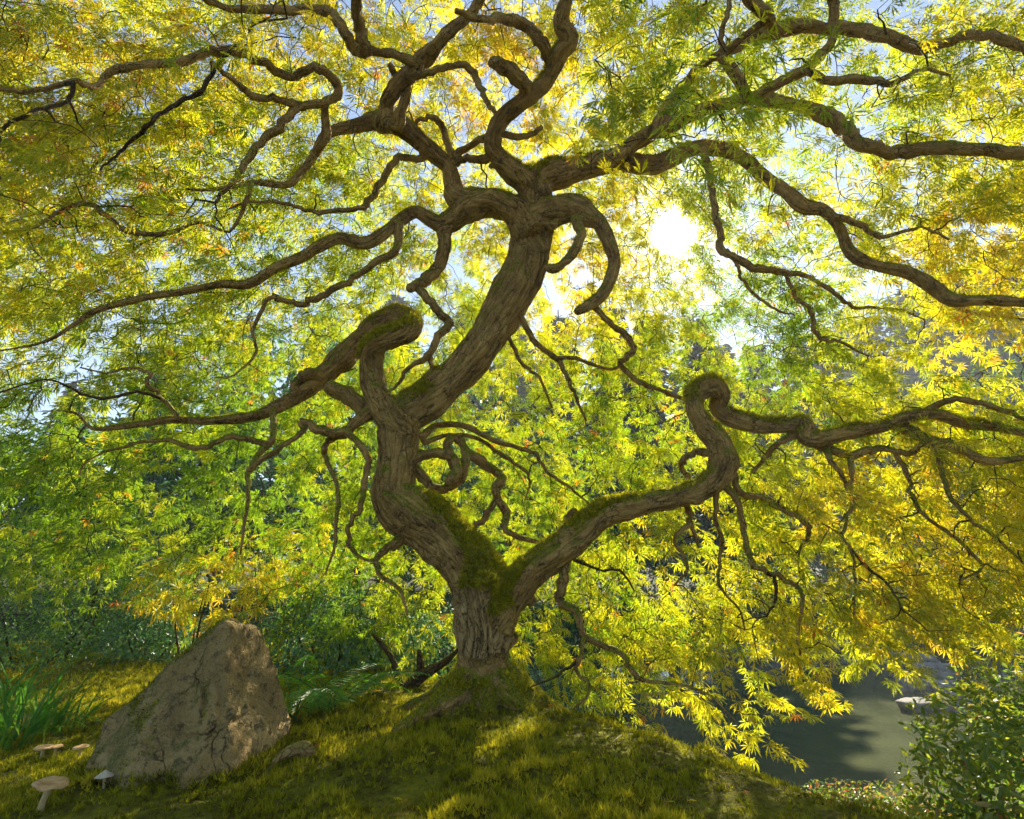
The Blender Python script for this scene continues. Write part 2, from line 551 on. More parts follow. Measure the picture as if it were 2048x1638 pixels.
g = np.linspace(-1, 1, 300)
gx = 3.0 * np.sinh(5.4 * g)
X, Yg = np.meshgrid(gx, gx + 3.0, indexing='ij')
Z = height(X, Yg)
V = np.stack([X, Yg, Z], -1).reshape(-1, 3)
n = len(g)
i, j = np.meshgrid(np.arange(n - 1), np.arange(n - 1), indexing='ij')
F = np.stack([i * n + j, (i + 1) * n + j, (i + 1) * n + j + 1, i * n + j + 1], -1).reshape(-1, 4)
wild = (sstep(3.2, 5.0, np.hypot(X + .2, Yg - 2.4)).ravel())
ground = mobj('ground', np_mesh('ground', V, F, MAT_GROUND, True, wild=wild))
tag(ground, 'mossy mound and garden ground under the maple', None, kind='structure')
V = np.array([[-4, 3.6, WATER_Z], [14, 3.6, WATER_Z], [14, 15, WATER_Z], [-4, 15, WATER_Z]])
pond = mobj('pond_water', np_mesh('pond_water', V, np.array([[0, 1, 2, 3]]), MAT_WATER))
tag(pond, 'still murky pond water behind the mossy mound', None, kind='structure')

# ------------------------------------------------------------------ maple: traced wood
# name, start distance, end distance, [(x, y, width) in photograph pixels], heavy (part of the fused trunk)
B = []
def br(y0, y1, pts, heavy=False, dmap=None):
    B.append((y0, y1, pts, heavy, dmap))

H = True
br(3.0, 3.0, [(978, 1425, 150), (977, 1400, 140), (973, 1362, 124), (968, 1322, 108), (970, 1285, 112), (973, 1255, 122), (965, 1205, 128), (940, 1145, 118), (897, 1088, 108), (848, 1046, 104), (802, 1012, 98), (787, 983, 90), (790, 949, 83), (795, 901, 82), (797, 866, 86), (806, 835, 88), (849, 803, 80), (893, 770, 76), (930, 734, 74), (976, 670, 76), (1012, 610, 80), (1040, 555, 84), (1056, 500, 82), (1064, 455, 80), (1072, 415, 76)], H)
# U-turn limb over the fork and its long left arm
br(2.98, 2.75, [(800, 850, 70), (776, 826, 60), (754, 790, 55), (741, 743, 47), (742, 712, 46), (748, 692, 46), (786, 676, 48), (816, 662, 46), (822, 645, 44), (800, 634, 46), (768, 644, 50), (724, 680, 48), (690, 711, 48), (659, 742, 44), (611, 781, 30), (563, 810, 28), (519, 829, 22), (470, 838, 20), (410, 842, 17), (342, 840, 16), (239, 854, 12), (185, 857, 9), (147, 825, 6), (68, 822, 4), (-20, 815, 3)], H, {3: 2.95, 5: 2.87, 7: 2.88, 8: 2.98, 10: 3.13, 14: 3.07})
# right limb with its goose-neck
br(3.0, 2.75, [(985, 1235, 90), (1015, 1195, 80), (1050, 1155, 66), (1101, 1111, 68), (1159, 1068, 64), (1210, 1027, 50), (1279, 1010, 43), (1347, 994, 42), (1400, 982, 48), (1432, 955, 56), (1446, 922, 60), (1440, 886, 52), (1410, 854, 42), (1389, 815, 38), (1394, 787, 40), (1422, 772, 42), (1444, 788, 36), (1436, 818, 30), (1462, 836, 33), (1521, 850, 32), (1580, 850, 33), (1610, 856, 37), (1608, 874, 33), (1635, 879, 33), (1678, 870, 30), (1736, 858, 28), (1775, 849, 27), (1807, 835, 26), (1873, 829, 24), (1932, 847, 22), (1990, 854, 20), (2048, 866, 18), (2110, 880, 16)], H, {13: 2.9, 15: 2.95, 17: 3.04, 20: 3.0})
# left crown limb
br(2.92, 2.55, [(1062, 470, 70), (1044, 440, 62), (1020, 418, 60), (986, 404, 56), (942, 411, 58), (906, 436, 48), (880, 447, 36), (850, 431, 28), (829, 425, 26), (792, 448, 26), (747, 482, 26), (716, 486, 26), (679, 476, 24), (634, 497, 24), (600, 517, 22), (547, 538, 22), (496, 568, 18), (445, 568, 16), (376, 582, 15), (308, 592, 15), (256, 603, 14), (188, 623, 12), (147, 650, 10), (85, 685, 8), (-20, 705, 5)], H)
br(2.88, 2.35, [(940, 414, 54), (910, 396, 46), (903, 365, 36), (896, 335, 34), (867, 308, 34), (833, 277, 36), (795, 250, 40), (754, 243, 38), (703, 253, 26), (655, 270, 22), (627, 312, 18), (600, 346, 16), (575, 369, 14), (513, 366, 12), (472, 373, 10), (410, 380, 8), (369, 378, 6)], H)
# centre limb rising out of the frame
br(2.9, 2.05, [(1068, 400, 60), (1056, 368, 54), (1021, 342, 44), (990, 308, 38), (986, 278, 34), (1004, 239, 34), (1034, 212, 34), (1079, 178, 30), (1103, 147, 29), (1120, 106, 34), (1139, 80, 34), (1123, 44, 34), (1134, 0, 28), (1145, -50, 24)], H)
# right crown limb
br(2.9, 2.5, [(1070, 400, 64), (1084, 362, 56), (1130, 345, 52), (1181, 332, 44), (1233, 322, 40), (1290, 328, 38), (1340, 318, 33), (1387, 299, 29), (1449, 299, 28), (1490, 320, 26), (1532, 357, 26), (1573, 386, 29), (1607, 414, 29), (1648, 421, 24), (1679, 456, 21), (1702, 508, 25), (1752, 531, 24), (1814, 544, 26), (1864, 573, 27), (1905, 598, 28), (1968, 600, 22), (2048, 606, 21), (2110, 616, 18)], H)
# arching lower-right limb with sawn end
br(2.92, 2.75, [(1066, 440, 70), (1096, 424, 64), (1147, 416, 56), (1188, 436, 36), (1212, 472, 30), (1228, 513, 28), (1224, 545, 26), (1204, 590, 24), (1177, 612, 22), (1152, 624, 19)], H)
NH = len(B)
br(3.0, 2.98, [(735, 825, 36), (700, 795, 32), (655, 772, 28)])
br(3.04, 3.0, [(640, 750, 24), (618, 748, 20), (598, 759, 18), (586, 790, 16)])
br(2.98, 2.6, [(745, 818, 30), (719, 838, 24), (697, 860, 20), (671, 870, 21), (636, 857, 18), (603, 842, 13), (607, 862, 11), (564, 893, 11), (513, 927, 12), (496, 950, 10), (496, 996, 8), (489, 1047, 7), (480, 1110, 4)])
br(3.0, 2.75, [(546, 820, 14), (545, 876, 12), (527, 897, 12), (500, 935, 10)])
br(2.9, 2.5, [(532, 888, 12), (468, 873, 12), (430, 886, 11), (393, 897, 11), (325, 880, 8), (222, 900, 5), (171, 927, 4), (158, 950, 3)])
br(2.85, 2.6, [(360, 838, 9), (325, 797, 9), (294, 767, 8), (301, 746, 7), (256, 736, 6), (212, 746, 4), (160, 735, 3)])
br(2.75, 2.4, [(318, 795, 7), (274, 784, 7), (205, 797, 6), (164, 787, 5), (103, 760, 4), (34, 773, 3), (-10, 790, 3)])
br(2.85, 2.6, [(694, 862, 16), (722, 893, 14), (735, 920, 13), (728, 974, 12), (719, 1019, 11), (697, 1054, 10), (703, 1095, 9), (724, 1116, 6), (770, 1130, 4)])
br(2.95, 2.7, [(672, 871, 14), (650, 892, 11), (652, 917, 10), (675, 974, 9), (673, 1038, 8), (668, 1095, 6), (650, 1150, 3)])
br(2.98, 2.8, [(795, 1085, 22), (775, 1097, 16), (752, 1117, 13), (762, 1150, 10), (800, 1180, 8), (815, 1230, 4)])
br(3.05, 3.5, [(846, 873, 16), (874, 851, 13), (928, 851, 12), (976, 876, 11), (1024, 892, 10), (1071, 908, 8), (1093, 943, 7), (1135, 971, 6), (1180, 1010, 3)])
br(3.06, 3.5, [(849, 886, 12), (897, 870, 9), (960, 879, 8), (1008, 914, 8), (1052, 943, 7), (1059, 968, 5), (1050, 1000, 3)])
# snail loop beside the stem
br(3.02, 3.0, [(826, 918, 26), (850, 910, 21), (874, 905, 21), (901, 913, 23), (913, 940, 24), (902, 962, 24)])
br(3.06, 3.14, [(822, 930, 24), (842, 950, 19), (865, 974, 18), (889, 978, 18), (919, 960, 19), (932, 920, 18), (924, 886, 17), (905, 876, 16), (893, 890, 14), (900, 905, 13)])
br(3.14, 3.25, [(928, 900, 20), (950, 915, 19), (976, 933, 20), (1001, 953, 21), (994, 976, 18), (996, 1000, 16), (1014, 1025, 15), (1011, 1057, 13), (1033, 1073, 11), (1078, 1086, 8), (1120, 1100, 4)])
br(3.2, 3.2, [(993, 998, 14), (967, 1040, 12), (944, 1058, 9), (946, 1095, 5)])
# right limb: secondary arms and hanging shoots
br(2.9, 2.6, [(1785, 848, 24), (1814, 856, 23), (1842, 874, 21), (1912, 893, 19), (1971, 921, 17), (2048, 917, 12), (2100, 915, 10)])
br(2.85, 2.6, [(1840, 833, 16), (1865, 815, 14), (1904, 800, 13), (1951, 804, 11), (2014, 823, 9), (2060, 843, 7)])
br(2.98, 2.8, [(1630, 886, 24), (1660, 897, 19), (1697, 909, 17), (1756, 897, 14), (1814, 907, 12), (1845, 888, 9)])
br(2.98, 3.1, [(1458, 925, 18), (1470, 955, 13), (1482, 987, 12), (1521, 995, 12), (1560, 1015, 12), (1607, 1042, 11), (1618, 1069, 9), (1600, 1100, 5), (1597, 1135, 3)])
br(2.98, 3.1, [(1432, 975, 14), (1432, 1042, 8), (1443, 1077, 8), (1439, 1124, 7), (1441, 1175, 6), (1478, 1218, 4), (1490, 1260, 3)])
br(2.98, 2.9, [(1448, 970, 16), (1475, 1003, 12), (1486, 1050, 11), (1494, 1096, 11), (1510, 1132, 11), (1553, 1151, 10), (1596, 1175, 9), (1605, 1206, 8), (1596, 1260, 6), (1600, 1310, 4)])
br(2.9, 2.9, [(1549, 1152, 8), (1551, 1198, 6), (1533, 1232, 4)])
br(3.0, 3.1, [(1370, 990, 16), (1375, 1015, 13), (1381, 1046, 12), (1357, 1065, 9), (1350, 1089, 8), (1369, 1112, 7), (1373, 1143, 6), (1348, 1170, 4)])
br(3.05, 3.1, [(1379, 1042, 10), (1390, 1070, 7), (1398, 1095, 5)])
br(2.96, 3.05, [(1412, 905, 18), (1390, 905, 13), (1367, 918, 12), (1363, 935, 11), (1380, 958, 9)])
br(2.93, 2.8, [(1655, 905, 14), (1662, 921, 10), (1689, 960, 9), (1704, 1007, 8), (1685, 1069, 6), (1700, 1095, 5), (1709, 1136, 5), (1709, 1232, 3)])
br(2.9, 2.85, [(1700, 908, 14), (1703, 940, 10), (1703, 975, 8)])
br(2.85, 2.6, [(1700, 1095, 5), (1740, 1140, 5), (1775, 1167, 5), (1807, 1222, 4)])
br(2.88, 2.6, [(1788, 900, 11), (1818, 956, 9), (1826, 999, 9), (1857, 1038, 8), (1912, 1077, 7), (1963, 1132, 6), (1920, 1162, 4)])
br(2.75, 2.5, [(1866, 880, 12), (1885, 944, 10), (1900, 991, 9), (1943, 1042, 8), (1990, 1073, 6), (2060, 1140, 4)])
br(3.0, 3.1, [(1598, 866, 18), (1570, 878, 14), (1550, 892, 12), (1529, 917, 10), (1504, 946, 6)])
br(3.02, 2.7, [(1135, 1105, 32), (1128, 1138, 22), (1125, 1169, 21), (1120, 1203, 19), (1152, 1222, 16), (1161, 1252, 15), (1176, 1278, 13), (1241, 1306, 11), (1266, 1345, 10), (1290, 1362, 8), (1347, 1367, 6), (1415, 1388, 4), (1470, 1440, 3)])
br(2.92, 2.85, [(1168, 1272, 11), (1159, 1319, 9), (1152, 1340, 8), (1180, 1371, 7), (1175, 1390, 6), (1147, 1418, 4)])
br(2.9, 2.8, [(1156, 1322, 7), (1108, 1354, 5), (1062, 1373, 3)])
br(3.0, 3.02, [(1128, 1075, 24), (1132, 1048, 18), (1140, 1028, 15), (1150, 1020, 12)])
br(3.05, 3.3, [(1150, 1120, 8), (1200, 1140, 5), (1240, 1141, 5), (1268, 1180, 3)])
# crown, left
br(2.45, 1.75, [(653, 272, 18), (650, 235, 16), (651, 205, 16), (672, 194, 16), (676, 172, 18), (650, 144, 18), (622, 137, 18), (581, 154, 16), (530, 127, 18), (479, 105, 19), (428, 103, 19), (359, 123, 16), (274, 130, 15), (222, 144, 14), (192, 171, 12), (144, 164, 11), (79, 181, 10), (-20, 178, 8)])
br(2.35, 2.1, [(650, 206, 16), (599, 213, 16), (564, 246, 18), (520, 287, 16), (489, 328, 14), (462, 369, 10), (428, 404, 6)])
br(2.3, 1.95, [(602, 213, 16), (554, 198, 14), (513, 195, 14), (479, 171, 12), (438, 137, 9), (425, 128, 8)])
br(2.5, 2.5, [(503, 367, 11), (489, 410, 9), (458, 462, 6), (400, 445, 7), (342, 465, 10), (291, 468, 11), (246, 458, 12), (212, 431, 10), (178, 407, 10), (120, 421, 8), (68, 455, 6), (-10, 468, 5)])
br(2.0, 2.1, [(428, 140, 9), (400, 185, 9), (362, 202, 9), (308, 239, 9), (277, 270, 8), (239, 304, 6), (200, 340, 3)])
br(1.8, 1.7, [(147, 166, 9), (137, 202, 8), (79, 219, 8), (34, 239, 8), (10, 253, 7), (-5, 290, 6)])
br(2.5, 2.1, [(770, 246, 40), (772, 214, 32), (787, 178, 32), (822, 144, 34), (846, 120, 33), (884, 79, 25), (925, 41, 22), (952, 14, 19), (985, -40, 15)])
br(2.5, 2.35, [(797, 250, 28), (805, 215, 19), (813, 190, 18), (811, 168, 16), (793, 150, 13), (778, 128, 10)])
br(2.3, 2.3, [(832, 152, 16), (874, 140, 13), (928, 130, 13), (956, 164, 14), (969, 195, 11), (990, 225, 9)])
br(2.3, 1.8, [(836, 128, 22), (788, 109, 17), (747, 104, 19), (709, 97, 23), (687, 58, 22), (662, 27, 20), (627, 17, 18), (581, 20, 17), (513, 20, 16), (444, 14, 12), (380, -20, 10)])
br(2.2, 1.9, [(735, 102, 24), (725, 82, 24), (719, 51, 23), (712, 0, 20), (705, -50, 18)])
br(2.75, 2.6, [(850, 296, 22), (839, 318, 16), (798, 315, 14), (778, 339, 14), (761, 366, 14), (737, 404, 13), (716, 417, 11), (679, 421, 10), (627, 424, 8), (595, 414, 7), (564, 407, 6), (496, 404, 5), (440, 425, 3)])
br(2.8, 2.6, [(798, 450, 22), (797, 478, 16), (790, 503, 16), (754, 523, 14), (716, 551, 13), (680, 572, 13), (633, 596, 13), (602, 609, 12), (561, 599, 10), (540, 595, 9), (506, 661, 7), (513, 705, 6), (468, 750, 4), (430, 755, 3)])
br(2.86, 2.85, [(894, 445, 34), (891, 475, 26), (890, 500, 25), (874, 534, 26), (850, 560, 24), (818, 576, 17)])
br(2.86, 2.9, [(832, 572, 18), (859, 600, 17), (878, 625, 18), (899, 648, 18), (876, 673, 16), (856, 711, 12), (817, 736, 8), (798, 765, 7), (770, 790, 3)])
br(2.9, 2.95, [(858, 708, 10), (863, 730, 9), (866, 752, 7)])
br(2.78, 2.7, [(908, 318, 18), (897, 290, 14), (887, 260, 13), (870, 236, 12), (839, 239, 9), (830, 256, 6)])
br(2.82, 2.6, [(899, 330, 18), (920, 305, 15), (942, 291, 14), (990, 267, 15), (1045, 274, 12), (1085, 255, 10)])
br(2.75, 2.8, [(992, 312, 20), (960, 320, 16), (928, 318, 16), (905, 330, 14)])
br(2.35, 1.9, [(1112, 128, 26), (1094, 108, 23), (1079, 79, 23), (1051, 50, 23), (1010, 38, 21), (959, 38, 14), (910, 20, 10)])
br(2.5, 2.25, [(1062, 186, 32), (1050, 170, 30), (1027, 147, 30), (1004, 133, 28), (984, 124, 22)])
# crown, right
br(2.72, 2.5, [(1165, 468, 0.1), (1150, 440, 22), (1161, 472, 18), (1143, 510, 18), (1120, 530, 17), (1096, 540, 18)][1:])
br(2.8, 3.2, [(1190, 614, 14), (1220, 646, 12), (1244, 665, 13), (1268, 695, 14), (1252, 716, 12), (1240, 728, 11), (1279, 764, 10), (1318, 780, 9), (1369, 800, 8), (1400, 830, 4)])
br(2.75, 1.9, [(1215, 326, 34), (1262, 290, 34), (1325, 255, 32), (1400, 222, 28), (1470, 203, 24), (1532, 199, 23), (1573, 207, 24), (1636, 224, 30), (1677, 249, 33), (1710, 282, 33), (1752, 296, 29), (1793, 306, 26), (1864, 296, 26), (1947, 299, 24), (2048, 307, 23), (2110, 312, 20)])
br(2.45, 1.75, [(1310, 262, 28), (1345, 200, 24), (1390, 145, 20), (1432, 112, 18), (1466, 98, 19), (1524, 72, 26), (1594, 54, 26), (1648, 54, 23), (1719, 62, 24), (1781, 75, 26), (1843, 98, 22), (1900, 82, 20), (1947, 71, 20), (1988, 73, 20), (2048, 95, 18), (2110, 110, 16)])
br(1.95, 1.7, [(1555, 64, 26), (1540, 45, 26), (1528, 25, 26), (1500, 0, 24), (1475, -45, 20)])
br(2.0, 1.9, [(1443, 110, 14), (1444, 62, 11), (1456, 20, 10), (1463, -30, 9)])
br(2.1, 1.75, [(1500, 200, 22), (1530, 182, 21), (1570, 160, 20), (1615, 135, 20), (1655, 95, 18), (1668, 55, 18), (1665, 0, 18), (1662, -45, 15)])
br(1.9, 1.85, [(1612, 138, 18), (1656, 162, 16), (1719, 158, 17), (1781, 166, 12), (1843, 140, 8), (1900, 150, 5)])
br(2.7, 3.0, [(1405, 298, 18), (1420, 350, 14), (1425, 390, 13), (1432, 434, 14), (1440, 461, 14), (1442, 499, 17), (1472, 515, 14), (1513, 536, 15), (1566, 544, 12), (1620, 555, 9), (1674, 590, 8), (1706, 613, 7), (1793, 618, 5), (1850, 640, 3)])
br(2.9, 2.9, [(1570, 545, 9), (1593, 595, 8), (1623, 622, 9), (1628, 660, 9), (1652, 681, 8), (1678, 682, 6), (1736, 714, 4)])
br(2.85, 2.9, [(1455, 505, 9), (1475, 530, 7), (1483, 558, 7), (1521, 598, 6), (1558, 622, 5), (1590, 630, 3)])
br(2.6, 2.5, [(1652, 428, 14), (1719, 448, 12), (1760, 473, 9), (1843, 456, 6), (1900, 480, 4)])
br(2.98, 3.1, [(1028, 600, 18), (1046, 641, 12), (1071, 686, 11), (1113, 717, 11), (1135, 756, 9), (1150, 790, 7), (1172, 842, 4)])
br(3.05, 3.1, [(1110, 716, 9), (1150, 717, 8), (1215, 738, 6), (1245, 730, 5)])
br(3.0, 3.2, [(1005, 640, 12), (1020, 679, 9), (1046, 730, 8), (1078, 755, 6), (1104, 815, 4)])
br(2.9, 2.9, [(1905, 605, 14), (1940, 625, 9), (2000, 632, 8), (2060, 640, 6)])
# exposed roots
br(2.9, 2.45, [(930, 1375, 70), (885, 1405, 46), (850, 1425, 30), (815, 1447, 24), (786, 1462, 14)], H)
br(2.95, 2.75, [(1020, 1370, 70), (1052, 1395, 46), (1072, 1425, 30), (1085, 1450, 16)], H)

maple_base = np.array([-.12, 3.0, height(-.12, 3.0) - .02])
maple = empty('japanese_maple', maple_base, 'old laceleaf maple with twisted mossy trunk and spreading limbs on the mound', 'tree')

node_P, node_R = [], []           # wood nodes for twigs to attach to
heavy_V = Merge(); hv = []
heavy_ids = []
skel = []                         # (point, radius, branch id, arc length, tangent)
for bi, (y0, y1, pts, heavy, dmap) in enumerate(B):
    m = len(pts)
    k = list(range(m))
    xs, ys = [0, m - 1], [y0, y1]
    if dmap:
        for q in sorted(dmap): xs.insert(-1, q); ys.insert(-1, dmap[q])
    seg = np.concatenate([[0], np.cumsum(np.hypot(np.diff([p[0] for p in pts]), np.diff([p[1] for p in pts])))])
    if dmap:
        Yd = np.interp(np.arange(m), xs, ys)
    else:
        Yd = y0 + (y1 - y0) * seg / seg[-1]
    W = []
    for q, (px, py, w) in enumerate(pts):
        wob = 0.03 * math.sin(q * 1.9 + bi) if (not heavy and 0 < q) else 0
        P, t = at(px, py, Yd[q] + wob)
        W.append([*P, .5 * w / F_PX * t])
    W = catmull(np.array(W), 7 if heavy else 5)
    W[:, 3] = np.maximum(W[:, 3], .0012)
    P, R = W[:, :3], W[:, 3]
    if not heavy:                   # small natural kinks
        s = np.linspace(0, 1, len(P))
        kk = np.stack([[noise.noise((a * len(pts) * 2.6 + bi * 3.1, c, bi)) for a in s] for c in (0, 9, 17)], 1)
        fade = np.minimum(1, s * 6)[:, None]
        P = P + kk * fade * np.minimum(.016, R[:, None] * 1.5)
    if not heavy and node_P:        # root every branch inside the wood it grows from
        AP_, AR_ = np.vstack(node_P), np.concatenate(node_R)
        dd_ = np.linalg.norm(AP_ - P[0], axis=1); ok_ = AR_ > R[0] * .45
        qi = int(np.argmin(np.where(ok_, dd_ - AR_ * .8, 9)))
        if dd_[qi] > .004:
            st_ = AP_[qi] + (P[0] - AP_[qi]) * min(.3, AR_[qi] * .3 / dd_[qi])
            P = np.vstack([st_, st_ * .5 + P[0] * .5, P]); R = np.concatenate([[R[0] * 1.15, R[0] * 1.05], R])
    node_P.append(P); node_R.append(R)
    if heavy:
        V, F, bk = tube(P, R, 24, .24, bi * 5.3)
        heavy_V.add(V, F)
        s = np.concatenate([[0], np.cumsum(np.linalg.norm(np.diff(P, axis=0), axis=1))])
        tn = np.gradient(P, axis=0); tn /= np.linalg.norm(tn, axis=1)[:, None] + 1e-9
        for q in range(len(P) - 1):
            ns = max(1, int(np.linalg.norm(P[q + 1] - P[q]) / .012))
            for a in np.linspace(0, 1, ns, endpoint=False):
                skel.append((P[q] * (1 - a) + P[q + 1] * a, R[q] * (1 - a) + R[q + 1] * a, bi, s[q] * (1 - a) + s[q + 1] * a, tn[q]))
    else:
        V, F, bk = tube(P, R, 8 if R.max() < .02 else 12, .36, bi * 3.7)
        o = mobj('branch', np_mesh('branch', V, F, MAT_BARK if R.max() > .012 else MAT_TWIG, True, bark=bk, pale=np.zeros(len(V))), maple)

# surface roots spreading from the bole into the moss
for kx, (an, ln) in enumerate([(205, .46), (240, .36), (272, .33), (305, .40), (338, .44), (20, .4), (95, .35), (160, .42)]):
    a_ = math.radians(an); c_ = np.array([-.12, 3.02])
    pr = []
    for q_, (f_, zz, rr_) in enumerate([(.05, .12, .075), (.3, .055, .07), (.55, .012, .055), (.8, -.008, .034), (1.0, -.02, .018)]):
        w_ = .05 * math.sin(q_ * 1.7 + kx)
        xy = c_ + ln * f_ * np.array([math.cos(a_ + w_), math.sin(a_ + w_)])
        pr.append([xy[0], xy[1], float(height(xy[0], xy[1])) + zz, rr_])
    W = catmull(np.array(pr), 6)
    V, F, _ = tube(W[:, :3], W[:, 3], 16, .3, kx * 2.2); heavy_V.add(V, F)
    tn = np.gradient(W[:, :3], axis=0); tn /= np.linalg.norm(tn, axis=1)[:, None] + 1e-9
    sl = np.concatenate([[0], np.cumsum(np.linalg.norm(np.diff(W[:, :3], axis=0), axis=1))])
    for q_ in range(4, len(W)): skel.append((W[q_, :3], W[q_, 3], 900 + kx, sl[q_], tn[q_]))
# burls, knots and short sawn stubs on the heavy wood
krng = random.Random(21)
main = [s_ for s_ in skel if s_[2] < NH and s_[1] > .022]
for kx in range(70):
    p_, r_, id_, s__, t_ = krng.choice(main)
    v_ = np.array([krng.gauss(0, 1) for _ in range(3)]); v_ -= t_ * (v_ @ t_); v_ /= np.linalg.norm(v_) + 1e-9
    if kx % 5 == 0:
        d_ = v_ * .8 + t_ * .5; d_ /= np.linalg.norm(d_); q_ = r_ * krng.uniform(.22, .34)
        path = np.array([p_ + d_ * r_ * a_ for a_ in np.linspace(.3, krng.uniform(1.35, 1.9), 5)])
        V, F, _ = tube(path, np.array([1.5, 1.25, 1.0, 1.0, .95]) * q_, 12, .2, kx)
    else:
        q_ = r_ * krng.uniform(.30, .55); c_ = p_ + v_ * (r_ - q_ * krng.uniform(.35, .6))
        path = np.array([c_ + t_ * q_ * a_ for a_ in np.linspace(-1.3, 1.3, 7)])
        V, F, _ = tube(path, q_ * np.sqrt(np.maximum(.03, 1 - np.linspace(-.97, .97, 7) ** 2)), 12, .25, kx)
    heavy_V.add(V, F)
# fuse the heavy wood into one skin, then cut it into trunk and limbs
tmp = mobj('fuse', np_mesh('fuse', np.vstack(heavy_V.V), np.vstack(heavy_V.F)))
rm = tmp.modifiers.new('r', 'REMESH'); rm.mode = 'VOXEL'; rm.voxel_size = .0074; rm.use_smooth_shade = True
sm = tmp.modifiers.new('s', 'SMOOTH'); sm.factor = .5; sm.iterations = 4
dg = bpy.context.evaluated_depsgraph_get()
em = bpy.data.meshes.new_from_object(tmp.evaluated_get(dg))
bpy.data.objects.remove(tmp)
nv = len(em.vertices)
V = np.empty(nv * 3, np.float32); em.vertices.foreach_get('co', V); V = V.reshape(-1, 3).astype(float)
Nn = np.empty(nv * 3, np.float32); em.vertices.foreach_get('normal', Nn); Nn = Nn.reshape(-1, 3).astype(float)
Fq = np.array([list(p.vertices) for p in em.polygons if len(p.vertices) == 4], dtype=np.int32)
kd = KDTree(len(skel))
for i_, s_ in enumerate(skel): kd.insert(s_[0], i_)
kd.balance()
near = np.array([kd.find(v)[1] for v in V])
sk_id = np.array([s_[2] for s_ in skel]); sk_r = np.array([s_[1] for s_ in skel]); sk_s = np.array([s_[3] for s_ in skel])
sk_p = np.array([s_[0] for s_ in skel]); sk_t = np.array([s_[4] for s_ in skel])
rel = V - sk_p[near]; tn = sk_t[near]
ax = np.cross(tn, np.array([.31, .95, .05])); ax /= np.linalg.norm(ax, axis=1)[:, None] + 1e-9
ay = np.cross(tn, ax)
bark = np.stack([(rel * ax).sum(1), (rel * ay).sum(1), sk_s[near] + (rel * tn).sum(1)], 1)
rr = sk_r[near]
pale = np.where(sk_id[near] == 0, sstep(.62, .45, V[:, 2]) * sstep(.02, .10, V[:, 2]), 0)
# ridged bark relief along the grain
disp = np.empty(nv); fiss = np.zeros(nv)
for i_ in range(nv):
    b = bark[i_]
    a = noise.noise((b[0] * 34, b[1] * 34, b[2] * 5.0)); c = noise.noise((b[0] * 80 + 7, b[1] * 80, b[2] * 11)); e = noise.noise((V[i_][0] * 9, V[i_][1] * 9, V[i_][2] * 9 + 4))
    ridge = -max(0, .22 - abs(a)) * 2.2 * (1 + 1.2 * pale[i_]) + .35 * c
    fiss[i_] = min(1, max(0, .13 - abs(a)) * 9) * max(0, min(1, .55 + 1.4 * noise.noise((b[0] * 12 + 3, b[1] * 12, b[2] * 4)) + .6 * pale[i_])) * min(1, rr[i_] / .03)
    disp[i_] = rr[i_] * (.16 * ridge + .12 * e)
V2 = V + Nn * disp[:, None]
ids = sk_id[near]
fid = ids[Fq[:, 0]]
heavy_ids = sorted(set(fid.tolist()))
roots = [i_ for i_ in heavy_ids if i_ >= NH]
for hid in heavy_ids:
    sel = Fq[fid == hid]
    used = np.unique(sel)
    remap = np.full(nv, -1); remap[used] = np.arange(len(used))
    nm = 'trunk' if hid == 0 else ('root' if hid >= NH else 'limb')
    me = np_mesh(nm, V2[used], remap[sel], MAT_BARK, True, bark=bark[used], pale=pale[used], fiss=fiss[used])
    o = mobj(nm, me, maple)
    if nm == 'trunk': tag(o, 'pale fissured bole rising into a bent mossy trunk')

# moss tufts on the upper sides of the heavy wood
def blade_tuft(nb, h, w, spread, seed=0):
    r = np.random.default_rng(seed); V = []; F = []
    for b in range(nb):
        a = 2 * np.pi * (b + r.random() * .6) / nb; sp = spread * (.5 + .7 * r.random()); hh = h * (.6 + .6 * r.random())
        d = np.array([math.cos(a), math.sin(a), 0]); sd_ = np.array([-d[1], d[0], 0]) * w
        k = len(V)
        V += [d * .08 * h - sd_, d * .08 * h + sd_, d * sp + np.array([0, 0, hh])]
        F.append([k, k + 1, k + 2])
    return np.array(V), np.array(F)
TUFT = blade_tuft(5, 1.0, .125, .75)
upness = Nn[:, 2]
zone = (np.array([noise.noise((v[0] * 7, v[1] * 7, v[2] * 7)) for v in V]) * .55 + upness)
pxv, pyv, _ = project(V)
heavymoss = np.exp(-(((pxv - 960) / 60) ** 2 + ((pyv - 1190) / 60) ** 2)) * 1.2 + np.exp(-(((pxv - 790) / 60) ** 2 + ((pyv - 655) / 30) ** 2)) * .6 + np.exp(-(((pxv - 900) / 80) ** 2 + ((pyv - 1050) / 60) ** 2)) * .5
heavymoss += sum(a_ * np.exp(-(((pxv - x_) / rx_) ** 2 + ((pyv - y_) / ry_) ** 2)) for x_, y_, rx_, ry_, a_ in [(965, 1130, 40, 60, .7), (850, 770, 60, 40, .45), (1190, 1010, 90, 30, .6), (1040, 1140, 40, 40, .5), (740, 700, 40, 25, .8), (1400, 785, 60, 40, .5), (1510, 845, 90, 25, .5), (1000, 1380, 90, 40, .35), (1120, 335, 90, 30, .6), (1090, 130, 40, 60, .5)])
cand = np.where((zone + heavymoss > .62) & (pale < .5) & (rr > .012))[0]
cand = rng.permutation(cand)[:26000]
nrmv = Nn[cand] + np.array([0, 0, .2]) + rng.normal(0, .25, (len(cand), 3))
Mx = frames(np.cross(nrmv, rng.normal(0, 1, (len(cand), 3))), nrmv)
